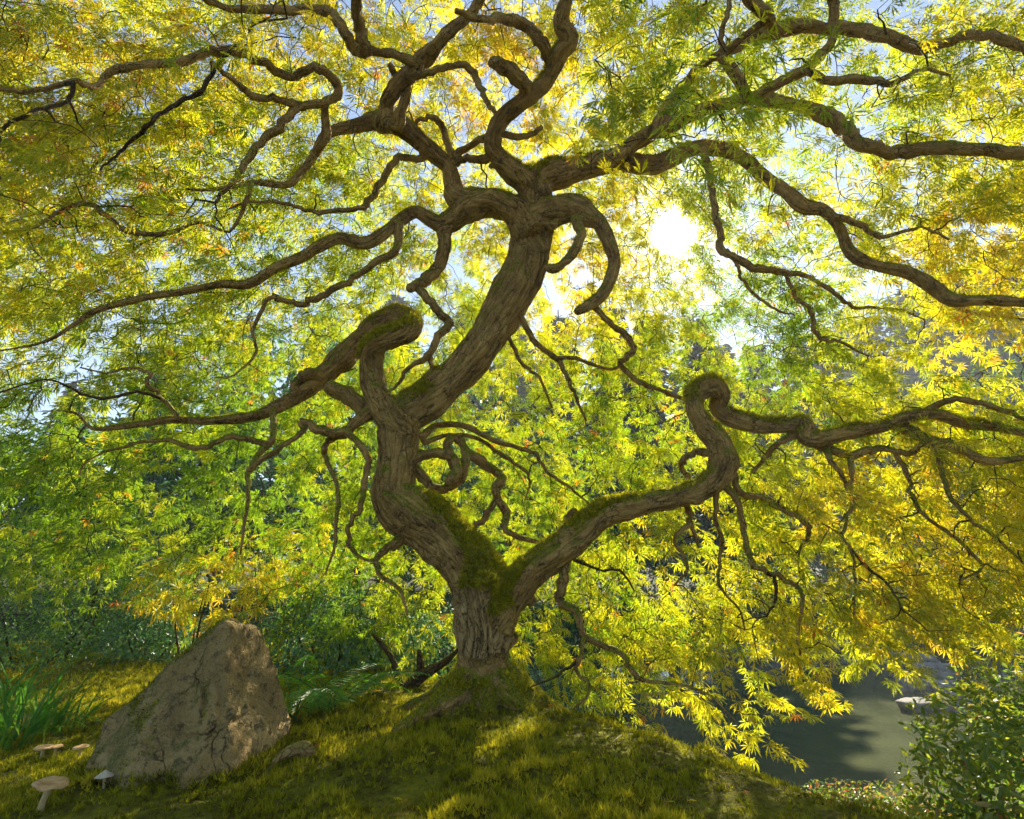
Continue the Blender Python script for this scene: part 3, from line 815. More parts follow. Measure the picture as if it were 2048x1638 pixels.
o = mobj('moss', scatter_mesh('moss', TUFT, Mx, V2[cand] + Nn[cand] * -.001 + rng.normal(0, .002, (len(cand), 3)), rng.uniform(.005, .014, len(cand)), np.clip(rng.normal(.78, .2, len(cand)), 0, 1), MAT_MOSS), maple)
tag(o, kind='stuff')
cand = np.where((zone * .6 + heavymoss * 1.1 > .72) & (pale < .4) & (rr > .02))[0]
cand = rng.permutation(cand)[:15000]
nrmv = Nn[cand] + np.array([0, 0, .15]) + rng.normal(0, .35, (len(cand), 3))
Mx = frames(np.cross(nrmv, rng.normal(0, 1, (len(cand), 3))), nrmv)
o = mobj('moss', scatter_mesh('moss', TUFT, Mx, V2[cand] + rng.normal(0, .003, (len(cand), 3)), rng.uniform(.012, .026, len(cand)), np.clip(rng.normal(.74, .22, len(cand)), 0, 1), MAT_MOSS), maple)
tag(o, kind='stuff')

# ------------------------------------------------------------------ maple: sprays of leaves
def lace_leaf(detail, var=0):
    V = []; F = []; r_ = random.Random(var * 7 + 1); droop = (.30, .55, .12, .42)[var % 4]
    lobes = [(0, 1.0), (27, .95), (-27, .95), (55, .78), (-55, .78), (92, .5), (-92, .5)]
    for ang, ln in lobes:
        a = math.radians(ang + (3 if ang > 0 else -3) + r_.uniform(-7, 7)); ln = ln * r_.uniform(.82, 1.12); sw = r_.uniform(-.12, .12)
        d = np.array([math.cos(a), math.sin(a), 0]); s = np.array([-d[1], d[0], 0])
        def p(r, w): return d * r * ln + s * (w + sw * r * r) + np.array([0, 0, -droop * (r * ln) ** 2])
        k = len(V)
        if detail:
            V += [p(.02, 0), p(.5, .045), p(.5, -.045), p(1.0, 0)]
            F += [[k, k + 1, k + 3], [k, k + 3, k + 2]]
            for r0, l_ in ((.42, .17), (.62, .15)):
                for sg in (1, -1):
                    q = len(V)
                    V += [p(r0 - .05, 0), p(r0 + .07, 0), p(r0 + l_, sg * l_ * .62)]
                    F += [[q, q + 1, q + 2]]
        else:
            V += [p(.03, 0), p(.55, .062), p(.55, -.062), p(1.0, 0)]
            F += [[k, k + 1, k + 3], [k, k + 3, k + 2]]
    return np.array(V), np.array(F)


LEAF_HI, LEAF_LO = lace_leaf(True), lace_leaf(False)
HI4 = [lace_leaf(True, q) for q in range(4)]; LO4 = [lace_leaf(False, q) for q in range(4)]
DENS = """
9986567888743357
9998778889864478
9999888899963578
9999888898877799
8788888889878577
5578888899678511
7578887788778887
8877777787677777
8766777786477777
0014676567777776
0001245257532210
0000000023431000
0000000000000000
""".split()
dens = np.array([[int(c) for c in r] for r in DENS], float)
DEPTH = [(0, 0, 2.1), (500, 0, 2.25), (1024, 0, 2.6), (1500, 0, 2.3), (2048, 0, 2.15), (0, 400, 2.9), (500, 350, 3.2), (1024, 300, 3.6), (1500, 300, 3.1), (2048, 400, 2.8), (200, 200, 2.5), (1800, 200, 2.45),
         (0, 800, 3.2), (300, 650, 3.3), (600, 800, 4.2), (1024, 700, 4.6), (1400, 600, 4.4), (1650, 600, 3.4), (2048, 650, 3.1), (0, 1100, 3.8), (500, 1100, 4.4), (1024, 1100, 4.4),
         (1400, 1080, 3.7), (1700, 1000, 3.2), (2048, 1100, 2.8), (1100, 1300, 3.9), (1300, 1350, 3.4), (1500, 1450, 3.2), (1700, 1300, 3.1), (1900, 1250, 2.9)]
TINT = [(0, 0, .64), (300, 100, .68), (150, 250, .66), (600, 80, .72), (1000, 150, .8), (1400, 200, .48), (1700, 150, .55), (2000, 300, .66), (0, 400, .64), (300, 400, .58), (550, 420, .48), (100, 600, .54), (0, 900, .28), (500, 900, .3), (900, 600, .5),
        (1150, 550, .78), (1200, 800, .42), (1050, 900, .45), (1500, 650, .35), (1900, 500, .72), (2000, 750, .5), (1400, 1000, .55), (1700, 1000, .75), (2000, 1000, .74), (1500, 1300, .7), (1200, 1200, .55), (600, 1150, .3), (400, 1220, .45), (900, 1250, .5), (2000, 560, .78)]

anch, nleafscale = [], []
N_SPRAY = 4900
p_cell = (dens ** 1.3).ravel(); p_cell /= p_cell.sum()
cells = rng.choice(len(p_cell), N_SPRAY, p=p_cell)
cx = (cells % 16 + rng.random(N_SPRAY)) * 128; cyy = (cells // 16 + rng.random(N_SPRAY)) * 126
dep = idw(DEPTH, cx, cyy) * rng.uniform(.86, 1.14, N_SPRAY)
# closer sprays hanging over the camera, and a margin of crown outside the frame
near_cl = [(1330, 180, 1.6, 20, 110), (1480, 230, 1.7, 5, 60), (560, 10, 1.35, 7, 110), (1210, 330, 1.9, 4, 50), (80, 330, 1.8, 10, 150), (1900, 120, 1.8, 8, 100), (430, 410, 2.1, 8, 70)]
for (x_, y_, d_, n_, s_) in near_cl:
    cx = np.append(cx, rng.normal(x_, s_, n_)); cyy = np.append(cyy, rng.normal(y_, s_ * .6, n_)); dep = np.append(dep, d_ * rng.uniform(.92, 1.1, n_))
extra = 520
ex = rng.uniform(-500, 2550, extra * 3); ey = rng.uniform(-420, 1250, extra * 3)
mk = (ex < 0) | (ex > 2048) | (ey < 0)
ex, ey = ex[mk][:extra], ey[mk][:extra]
cx = np.append(cx, ex); cyy = np.append(cyy, ey)
dep = np.append(dep, idw(DEPTH, np.clip(ex, 0, 2048), np.clip(ey, 0, 1638)) * rng.uniform(.9, 1.15, len(ex)) * (1 - .25 * np.clip(-ey / 420, 0, 1)))
AP = []
for a, b, d in zip(cx, cyy, dep):
    dd = pdir(a, b)
    t = d / dd[1] if dd[1] > .35 else d / .35
    AP.append(np.array([0, 0, CAM_Z]) + dd * t)
AP = np.array(AP)
ok = (AP[:, 2] > np.maximum(height(AP[:, 0], AP[:, 1]), WATER_Z) + .12) & (AP[:, 2] < 4.6) & (np.linalg.norm(AP - np.array([0, 0, CAM_Z]), axis=1) > 1.1)
AP, cx, cyy = AP[ok], cx[ok], cyy[ok]

# twigs: each spray grows from the nearest wood already there
NP_ = np.vstack(node_P); NR_ = np.concatenate(node_R)
sel = NR_ < .05
NP_, NR_ = NP_[sel], NR_[sel]
d0 = np.array([np.min(((NP_ - a) ** 2).sum(1)) for a in AP])
order = np.argsort(d0)
buf = np.zeros((len(NP_) + len(AP) * 8, 3)); buf[:len(NP_)] = NP_; nb = len(NP_)
rbuf = np.zeros(len(buf)); rbuf[:nb] = NR_
C0 = np.array([-.1, 3.0, 1.2])
twM = Merge()
LP, LA, LN, LS, LT = [], [], [], [], []
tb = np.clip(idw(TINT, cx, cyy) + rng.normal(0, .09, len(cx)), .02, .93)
for oi in order:
    A = AP[oi]
    d2 = ((buf[:nb] - A) ** 2).sum(1)
    q = int(np.argmin(d2)); Q = buf[q]; L_ = math.sqrt(d2[q])
    if L_ > .05:
        m = max(4, min(9, int(L_ / .07) + 3))
        t = np.linspace(0, 1, m)[:, None]
        mid = rng.normal(0, .10 * L_, 3) + np.array([0, 0, .10 * L_])
        path = Q * (1 - t) + A * t + 4 * t * (1 - t) * mid + rng.normal(0, .025 * L_ + .002, (m, 3)) * np.sin(np.pi * t)
        r0 = min(rbuf[q] * .85, .0042 + .007 * min(L_, 1.0)); r1 = .0024
        rad = np.linspace(max(r0, .002), r1, m)
        V, F, bk = tube(path, rad, 4, 0, cap=False)
        twM.add(V, F, bark=bk, pale=np.zeros(len(V)))
        buf[nb:nb + m - 1] = path[1:]; rbuf[nb:nb + m - 1] = rad[1:]; nb += m - 1
    # the spray itself
    outw = A - C0; outw[2] *= .3; outw /= np.linalg.norm(outw) + 1e-6
    D = outw * .75 + np.array([0, 0, -.28]) + rng.normal(0, .42, 3); D /= np.linalg.norm(D)
    ln = rng.uniform(.14, .30)
    nn = rng.integers(4, 7)
    t = np.linspace(0, 1, 5)[:, None]
    path = A + D * ln * t + np.array([0, 0, -.25 * ln]) * t ** 2 + rng.normal(0, .006, (5, 3)) * t
    V, F, bk = tube(path, np.linspace(.0017, .0007, 5), 3, 0, cap=False)
    twM.add(V, F, bark=bk, pale=np.zeros(len(V)))
    upv = np.array([0, 0, .55]) + sd * .75 + outw * rng.uniform(.0, .4)
    side = np.cross(D, upv); side /= np.linalg.norm(side) + 1e-6
    for k in range(nn):
        tt = (k + 1) / nn
        base = A + D * ln * tt + np.array([0, 0, -.25 * ln]) * tt ** 2
        for sg in ((1, -1) if k < nn - 1 else (1, -1, 0)):
            axv = D * (.5 if sg else 1.0) + side * sg * rng.uniform(.6, 1.0) + np.array([0, 0, -.35]) + rng.normal(0, .22, 3)
            axv /= np.linalg.norm(axv)
            LP.append(base + axv * rng.uniform(.015, .035)); LA.append(axv)
            LN.append(upv + rng.normal(0, .38, 3)); LS.append(rng.uniform(.036, .062) + .03 * rng.random() ** 3); LT.append(tb[oi] + rng.normal(0, .05))
LP, LA, LN, LS, LT = map(np.array, (LP, LA, LN, LS, LT))
rx_, ry_, _w = project(LP)
rust = rng.random(len(LT)) < .008 + .06 * sstep(700, 200, rx_) * sstep(650, 350, ry_)
LT = np.where(rust, rng.uniform(.93, 1, len(LT)), np.clip(LT, 0, .92))
LM = frames(LA, LN)
o = mobj('twigs', twM.mesh('twigs', MAT_TWIG), maple); tag(o, kind='stuff')
x_, y_, w_ = project(LP)
# the small opening through which the sun stands
kp = np.hypot(x_ - 1345, y_ - 462) > 46
LP, LM, LS, LT, w_ = LP[kp], LM[kp], LS[kp], LT[kp], w_[kp]
hi = (w_ < 3.0)
var = rng.integers(0, 4, len(LP))
for q in range(4):
    a = hi & (var == q); b = ~hi & (var == q)
    leaves(maple, HI4[q], LM[a], LP[a], LS[a], LT[a], MAT_MAPLE, n_parts=72)
    o = mobj('far_foliage', scatter_mesh('far_foliage', LO4[q], LM[b], LP[b], LS[b], LT[b], MAT_MAPLE), maple); tag(o, kind='stuff')
print('maple leaves', len(LP), 'near', hi.sum())

# ------------------------------------------------------------------ boulder
def boulder_mesh(name, planes, noise_amp, noise_s, mat, sub=5, seed=0, grooves=None, k=26):
    import bmesh
    bm = bmesh.new(); bmesh.ops.create_icosphere(bm, subdivisions=sub, radius=1)
    me = bpy.data.meshes.new(name)
    for v in bm.verts:
        d = np.array(v.co)
        acc = 0
        for nr, dd in planes:
            nr = np.array(nr) / np.linalg.norm(nr)
            c = max(1e-3, float(nr @ d))
            acc += (c / dd) ** k if c > 1e-3 else 0
        r = acc ** (-1.0 / k)
        p = d * r
        q = p * noise_s + seed
        r2 = noise_amp * (noise.noise(q) + .5 * noise.noise(q * 2.3) + .28 * noise.noise(q * 5.1) + .13 * noise.noise(q * 11) + .07 * noise.noise(q * 23))
        if grooves: r2 += grooves(p)
        v.co = Vector(d * (r + r2))
    for f in bm.faces: f.smooth = True
    bm.to_mesh(me); bm.free(); me.materials.append(mat)
    return me


def bgroove(p):
    # layered joints running down the right flank and a broken seam low on the face
    u = p[0] * 1.0 + p[2] * .35 + .05 * noise.noise((p[0] * 4, p[1] * 4, p[2] * 4))
    g = 0
    top = max(0, min(1, (.34 - p[2]) * 7))
    for c in (.13, .20, .265):
        g -= .022 * math.exp(-((u - c) / .010) ** 2) * max(0, min(1, (p[2] + .2) * 3)) * top
    v = p[2] - .25 * p[0] + .04 * noise.noise((p[0] * 6, 3, p[2] * 6))
    g -= .018 * math.exp(-((v + .02) / .010) ** 2) * (1 if -.1 < p[0] < .26 else 0)
    # raking ribs on the left slope
    if p[0] < -.02:
        w = p[0] * .75 - p[2] * .65
        g += .012 * noise.noise((w * 26, p[1] * 5, 2.0)) * min(1, (-.02 - p[0]) * 8)
    return g


bb = ground_hit(338, 1540)
print('boulder at', bb)
bl = empty('boulder', (bb[0], bb[1] + .17, height(bb[0], bb[1] + .17)), 'large weathered tan boulder streaked with moss beside the ferns', 'boulder')
planes = [((.12, -.9, .42), .27), ((-.62, -.2, .74), .29), ((.94, -.15, .33), .255), ((.6, -.72, .35), .29), ((.12, .1, 1), .42), ((.35, 0, .9), .44), ((0, 1, .2), .28), ((-.5, -.8, .35), .30), ((-.95, 0, .1), .385), ((0, 0, -1), .3)]
st = mobj('stone', boulder_mesh('stone', planes, .034, 6.0, MAT_ROCK, 6, 3.3, bgroove, 70), bl)
st.matrix_parent_inverse = Matrix(); st.location = (0, 0, .10); st.scale = (.72, .74, .80)
# tufts of moss on its left shoulder
sv = np.array([v.co for v in st.data.vertices]); sn = np.array([v.normal for v in st.data.vertices])
mzone = sn[:, 2] * .6 - sn[:, 0] * .75 + np.array([noise.noise((p[0] * 7, p[1] * 7, p[2] * 7)) for p in sv]) * .9
cand = rng.permutation(np.where(mzone > .62)[0])[:8000]
nv_ = sn[cand] + rng.normal(0, .3, (len(cand), 3)) + np.array([0, 0, .2])
o = mobj('moss', scatter_mesh('moss', TUFT, frames(np.cross(nv_, rng.normal(0, 1, (len(cand), 3))), nv_), sv[cand], rng.uniform(.006, .013, len(cand)), np.clip(rng.normal(.45, .2, len(cand)), 0, 1), MAT_MOSS), None)
o.parent = bl; o.location = (0, 0, .10); o.scale = (.72, .74, .80); tag(o, kind='stuff')

cc = np.array(bl.location)
an = rng.uniform(0, 2 * np.pi, 5200); rr2 = rng.normal(1.0, .10, 5200)
mx_ = cc[0] + np.cos(an) * .305 * rr2 - .02; my_ = cc[1] + np.sin(an) * .235 * rr2
nv_ = np.stack([np.cos(an) * .5, np.sin(an) * .5, np.ones(5200)], 1) + rng.normal(0, .3, (5200, 3))
o = mobj('foot_moss', scatter_mesh('foot_moss', TUFT, frames(np.cross(nv_, rng.normal(0, 1, (5200, 3))), nv_), np.stack([mx_, my_, height(mx_, my_) + rng.random(5200) ** 2 * .02], 1), rng.uniform(.012, .03, 5200), np.clip(rng.normal(.4, .22, 5200), 0, 1), MAT_MOSS), bl)
tag(o, kind='stuff')

# ------------------------------------------------------------------ moss carpet, needles
n = 115000
mxx = rng.uniform(-2.6, 2.4, n); myy = 1.15 + rng.random(n) ** 1.5 * 3.4
px_, py_, _ = project(np.stack([mxx, myy, height(mxx, myy)], 1))
ok = (px_ > -120) & (px_ < 2170) & (py_ < 1750)
mxx, myy = mxx[ok], myy[ok]
patch = hash_noise2(mxx, myy, 3.0, 11) * .5 + hash_noise2(mxx, myy, 11.0, 12) * .35 + hash_noise2(mxx, myy, 30.0, 13) * .25
ok = rng.random(len(mxx)) < np.clip(.75 + patch * .9, .12, 1)
mxx, myy, patch = mxx[ok], myy[ok], patch[ok]
ncu = 420
cux = rng.uniform(-2.4, 2.0, ncu); cuy = 1.2 + rng.random(ncu) ** 1.3 * 2.6; cur = rng.uniform(.03, .085, ncu); cut = rng.normal(0, .16, ncu)
kc = KDTree(ncu)
for q in range(ncu): kc.insert((cux[q], cuy[q], 0), q)
kc.balance()
lift = np.zeros(len(mxx)); ctint = np.zeros(len(mxx))
for q in range(len(mxx)):
    _, ci, di = kc.find((mxx[q], myy[q], 0))
    if di < cur[ci]: lift[q] = cur[ci] * .38 * (1 - (di / cur[ci]) ** 2); ctint[q] = cut[ci]
    elif di < cur[ci] * 1.35: ctint[q] = -.25
nrm_m = np.stack([rng.normal(0, .3, len(mxx)), rng.normal(0, .3, len(mxx)), np.ones(len(mxx))], 1)
rt = rng.normal(0, 1, (len(mxx), 3))
o = mobj('moss_carpet', scatter_mesh('moss_carpet', TUFT, frames(np.cross(nrm_m, rt), nrm_m), np.stack([mxx, myy, height(mxx, myy) - .002 + .012 * np.clip(patch, -1, 1) + lift], 1), rng.uniform(.009, .022, len(mxx)) * (1 + .5 * patch), np.clip(.53 + .42 * patch + ctint + rng.normal(0, .16, len(mxx)), 0, 1), MAT_MOSS))
tag(o, 'dense olive and golden moss covering the mound', 'moss', kind='stuff')
n = 26000
qx = rng.uniform(-4.6, -.9, n); qy = rng.uniform(2.9, 5.6, n)
pt = hash_noise2(qx, qy, 3.0, 21) * .6 + hash_noise2(qx, qy, 9.0, 22) * .5
ok = rng.random(n) < np.clip(.7 + pt, .1, 1); qx, qy, pt = qx[ok], qy[ok], pt[ok]
nq = np.stack([rng.normal(0, .3, len(qx)), rng.normal(0, .3, len(qx)), np.ones(len(qx))], 1)
o = mobj('path_moss', scatter_mesh('path_moss', TUFT, frames(np.cross(nq, rng.normal(0, 1, (len(qx), 3))), nq), np.stack([qx, qy, height(qx, qy)], 1), rng.uniform(.012, .032, len(qx)), np.clip(.6 + .4 * pt + rng.normal(0, .15, len(qx)), 0, 1), MAT_MOSS))
tag(o, 'golden moss and short grass on the path behind the boulder', 'moss', kind='stuff')
n = 900
lx = rng.uniform(-2.0, 1.9, n); ly = 1.2 + rng.random(n) ** 1.3 * 2.0
T = (np.array([[-.5, -.012, 0], [.5, -.012, .03], [.5, .012, .03], [-.5, .012, 0]]), np.array([[0, 1, 2, 3]]))
aa = np.stack([rng.normal(0, 1, n), rng.normal(0, 1, n), rng.normal(0, .12, n)], 1)
o = mobj('needle_litter', scatter_mesh('needle_litter', T, frames(aa, np.tile([0, -.3, 1.0], (n, 1))), np.stack([lx, ly, height(lx, ly) + .015], 1), rng.uniform(.02, .07, n), rng.random(n), MAT_LITTER))
tag(o, 'thin brown needles scattered over the moss', 'litter', kind='stuff')

# ------------------------------------------------------------------ mushrooms
MAT_CAP = simple_noise_mat('mushroom_cap', [(.3, (.30, .16, .05)), (.5, (.56, .34, .14)), (.75, (.70, .48, .24))], 45, .6, .4, .3)
MAT_WHITECAP = simple_noise_mat('pale_cap', [(.3, (.42, .34, .22)), (.7, (.62, .54, .4))], 40, .5, .4, .2)
MAT_STEM = simple_noise_mat('mushroom_stem', [(.3, (.44, .31, .12)), (.7, (.66, .5, .24))], 60, .7, .3, .3)
MAT_GILL = simple_noise_mat('mushroom_gill', [(.3, (.3, .2, .11)), (.7, (.45, .32, .2))], 90, .8, .2, .3)


def lathe(prof, n, wob=0, seed=0, tilt=0):
    V = []
    for r, z in prof:
        for k in range(n):
            a = 2 * math.pi * k / n
            w = 1 + wob * noise.noise((math.cos(a) * 1.5 + seed, math.sin(a) * 1.5, seed))
            V.append([r * w * math.cos(a), r * w * math.sin(a), z + wob * r * .5 * noise.noise((math.cos(a) * 1.8, math.sin(a) * 1.8 + seed, 4))])
    m = len(prof)
    F = [[i * n + k, i * n + (k + 1) % n, (i + 1) * n + (k + 1) % n, (i + 1) * n + k] for i in range(m - 1) for k in range(n)]
    return np.array(V), np.array(F)


def mushroom(px, py, capw, hh, kind, label, lean=(0, 0), tilt=0, group=None):
    P = ground_hit(px, py); P[2] = height(P[0], P[1])
    t = P[1] * CP + (P[2] - CAM_Z) * SP
    s = capw / F_PX * t; h = hh / F_PX * t / math.cos(.25)
    root = empty('mushroom', P, label, 'mushroom', group)
    r = s / 2
    lx_, ly_ = lean[0] * h, lean[1] * h
    path = np.array([[0, 0, -.01], [lx_ * .2, ly_ * .2, h * .3], [lx_ * .6, ly_ * .6, h * .65], [lx_, ly_, h * .96]])
    V, F, _ = tube(catmull(path, 4), np.interp(np.linspace(0, 1, 13), [0, .3, 1], [r * .24, r * .19, r * .20]), 14, .08, px)
    o = bpy.data.objects.new('stem', np_mesh('stem', V, F, MAT_STEM, True)); COL.objects.link(o); o.parent = root
    if kind == 'cone':
        prof = [(.005, .62), (.14, .58), (.42, .36), (.8, .12), (1.0, -.02), (1.0, -.07), (.8, -.02)]; mat = MAT_WHITECAP
    else:
        prof = [(.005, .10), (.3, .13), (.62, .17), (.86, .15), (.99, .06), (1.0, -.02), (.93, -.05)]; mat = MAT_CAP
    V, F = lathe([(a * r, b * r) for a, b in prof], 40, .22 if kind == 'wavy' else .10, px * .1)
    o = bpy.data.objects.new('cap', np_mesh('cap', V, F, mat, True)); COL.objects.link(o); o.parent = root
    o.location = (lx_, ly_, h); o.rotation_euler = (tilt, lean[0] * .5, 0)
    c = o
    gm = Merge(); n_ = 48
    for k in range(n_):
        a = 2 * math.pi * k / n_
        u = np.array([math.cos(a), math.sin(a), 0])
        gm.add(np.array([u * r * .16 + [0, 0, .02 * r], u * r * .93 + [0, 0, -.02 * r], u * r * .6 + [0, 0, -.17 * r], u * r * .18 + [0, 0, -.15 * r]]), np.array([[0, 1, 2, 3]]))
    o = bpy.data.objects.new('gills', gm.mesh('gills', MAT_GILL)); COL.objects.link(o); o.parent = c
    return root


mushroom(80, 1620, 62, 44, 'wavy', 'large tan mushroom with wavy flat cap and thick pale stem', (.25, 0), .05)
mushroom(207, 1580, 33, 24, 'cone', 'small whitish mushroom with pointed conical cap near the boulder foot', (-.1, 0), 0)
mushroom(82, 1521, 33, 22, 'flat', 'tan flat-capped mushroom beside the strap-leaved plants, close by a twin', (0, 0), .06)
mushroom(108, 1515, 25, 18, 'flat', 'little tan mushroom half hidden by its flat-capped neighbour', (0, 0), .05)
mushroom(158, 1520, 28, 22, 'flat', 'tan flat-capped mushroom standing apart between twins and boulder', (-.06, 0), .05)

# ------------------------------------------------------------------ fallen wood, fallen leaves
P0 = ground_hit(530, 1548); P1 = ground_hit(625, 1518)
dirv = P1 - P0
path = np.array([P0 + dirv * t + np.array([0, .04 * math.sin(t * 3), 0.020 + .020 * math.sin(t * math.pi) - .02 * (t < .05)]) for t in np.linspace(0, 1, 7)])
V, F, bk = tube(catmull(path, 4), np.interp(np.linspace(0, 1, 25), [0, .4, .8, 1], [.008, .021, .026, .012]), 14, .3, 2.2)
fw = mobj('dead_wood', np_mesh('dead_wood', V, F, MAT_BARK, True, bark=bk, pale=np.full(len(V), .6)))
tag(fw, 'short weathered piece of dead wood half sunk in the moss', 'dead wood')
for (x_, y_, s_, lab) in [(568, 1452, .030, 'orange fallen leaf lying at the foot of the fern'), (632, 1500, .022, 'rust red fallen leaf in the moss above the dead wood'), (1100, 1418, .022, 'orange fallen leaf at the right foot of the maple bole'), (1500, 1600, .018, 'brown fallen leaf on the sunny moss slope')]:
    P = ground_hit(x_, y_); P[2] = height(P[0], P[1]) + .018
    a = np.array([[random.uniform(-1, 1), random.uniform(-1, 1), .2]]); nr = np.array([[.1, -.5, 1.0]])
    me = scatter_mesh('fallen_leaf', lace_leaf(False), frames(a, nr), P[None], np.array([s_]), np.array([1.0]), MAT_MAPLE)
    tag(mobj('fallen_leaf', me), lab, 'leaf')

frr = random.Random(5)
fl_me = [np_mesh('fallen_leaf', *lace_leaf(False, q), MAT_MAPLE, False, tint=np.full(28, (.7, .85, .97)[q % 3])) for q in range(4)]
for q in range(22):
    P = ground_hit(frr.uniform(420, 1750), frr.uniform(1470, 1625)); P[2] = height(P[0], P[1]) + .02
    if P[1] > 4: continue
    o = mobj('fallen_leaf', fl_me[q % 4]); o.location = P; sc_ = frr.uniform(.014, .024); o.scale = (sc_, sc_, sc_)
    o.rotation_euler = (frr.uniform(-.5, .5), frr.uniform(-.5, .5), frr.uniform(0, 6.28))
    tag(o, 'tiny yellowing fallen leaf resting on the open moss slope', 'leaf', 'fallen leaves on the moss slope')

# ------------------------------------------------------------------ ferns
def frond_mesh(L_, wid, droop, npin=26):
    V = []; F = []; T = []
    t = np.linspace(0, 1, 9)
    path = np.stack([t * L_ * .86, 0 * t, L_ * (.75 * t - droop * t ** 2)], 1)
    tv, tf, _ = tube(path, np.linspace(.003, .0008, 9), 4, 0, cap=False)
    V += list(tv); F += [list(f) for f in tf]; T += [.1] * len(tv)
    for k in range(npin):
        u = .12 + .88 * k / npin
        c = np.array([np.interp(u, t, path[:, q]) for q in range(3)])
        ln = wid * math.sin(math.pi * min(1, (u * .93 + .07)) ** .75) * random.uniform(.85, 1.1)
        for sg in (1, -1):
            d = np.array([.42, sg, -.10 + random.uniform(-.1, .1)]); d /= np.linalg.norm(d)
            w = L_ / npin * .24
            k0 = len(V)
            V += [c + np.array([-w * .6, 0, 0]), c + np.array([w * .6, 0, 0]), c + d * ln * .6 + np.array([w * .8, 0, -.003]), c + d * ln + np.array([.01, 0, -.012]), ]
            F.append([k0, k0 + 1, k0 + 2, k0 + 3]); T += [.5 + random.uniform(-.15, .25)] * 4
    return np_mesh('frond', np.array(V), np.array(F), MAT_FERN, False, tint=np.array(T))


def fern(px, py, nf, L_, label, angs=None):
    P = ground_hit(px, py); P[2] = height(P[0], P[1])
    root = empty('sword_fern', P, label, 'fern')
    vars_ = [frond_mesh(L_ * s, L_ * .16, d) for s, d in ((1, .55), (.85, .7), (1.1, .62))]
    for k in range(nf):
        o = bpy.data.objects.new('frond', vars_[k % 3]); COL.objects.link(o); o.parent = root
        a = angs[k] if angs else 2 * math.pi * k / nf + random.uniform(-.2, .2)
        o.rotation_euler = (random.uniform(-.15, .15), random.uniform(-.30, .1), a)


fern(588, 1440, 11, .55, 'bright sword fern arching up against the boulder')
fern(668, 1425, 9, .52, 'sword fern with a long low frond between boulder and maple')

# ------------------------------------------------------------------ strap-leaved plants
def strap_mesh(L_, w, bend, tint):
    V = []; n = 8
    for k in range(n + 1):
        t = k / n
        ww = w * (1 - t ** 2.2) * (.6 + .8 * min(1, t * 3))
        x = bend * L_ * t ** 2; z = L_ * (t - .45 * bend * t ** 2.6)
        V += [[x, -ww, z], [x + .003, 0, z - .12 * ww], [x, ww, z]]
    F = []
    for k in range(n):
        b = k * 3
        F += [[b, b + 1, b + 4, b + 3], [b + 1, b + 2, b + 5, b + 4]]
    return np_mesh('leaf', np.array(V), np.array(F), MAT_STRAP, True, tint=np.full(len(V), tint))


STRAPS = [strap_mesh(l, w, b, t) for l, w, b, t in ((.30, .006, .5, .4), (.36, .007, .75, .55), (.24, .006, 1.0, .7), (.40, .006, .35, .3), (.28, .007, 1.2, .85))]


def strap_clump(P, n, sc, label):
    root = empty('strap_leaf_plant', P, label, 'plant', None)
    for k in range(n):
        o = bpy.data.objects.new('leaf', STRAPS[k % 5]); COL.objects.link(o); o.parent = root
        a = random.uniform(0, 2 * math.pi); r = random.random() ** .6 * .10
        o.location = (r * math.cos(a), r * math.sin(a), -.01)
        o.rotation_euler = (random.uniform(-.2, .2), random.uniform(.0, .35), a + random.uniform(-.5, .5))
        s = sc * random.uniform(.7, 1.15); o.scale = (s, s, s)


for (x_, y_, n_, s_, lab) in [(15, 1495, 42, 1.0, 'tall clump of strap leaves at the edge beside the mushroom twins'), (70, 1468, 40, .95, 'clump of strap leaves between the bush and the mushrooms'), (120, 1462, 22, .72, 'shorter clump of strap leaves nearest the boulder'), (-30, 1440, 40, 1.1, 'clump of strap leaves in front of the rounded bush'), (35, 1425, 36, .9, 'clump of strap leaves bordering the lit moss path'), (175, 1430, 10, .5, 'thin sprig of strap leaves in front of the lit path')]:
    P = ground_hit(x_, y_); P[2] = height(P[0], P[1])
    strap_clump(P, n_, s_, lab)

# ------------------------------------------------------------------ shrubs
def oval_leaf(w=.36):
    V = np.array([[0, 0, 0], [.35, w * .5, .04], [.35, -w * .5, .04], [.72, w * .42, 0], [.72, -w * .42, 0], [1, 0, -.08], [.35, 0, 0], [.72, 0, -.04]])
    F = np.array([[0, 6, 1], [0, 2, 6], [1, 6, 7], [1, 7, 3], [6, 2, 4], [6, 4, 7], [3, 7, 5], [7, 4, 5]])
    return V, F
OVAL = oval_leaf(); QUADLEAF = (np.array([[0, 0, 0], [.5, .22, .05], [1, 0, -.05], [.5, -.22, .05]]), np.array([[0, 1, 2, 3]]))


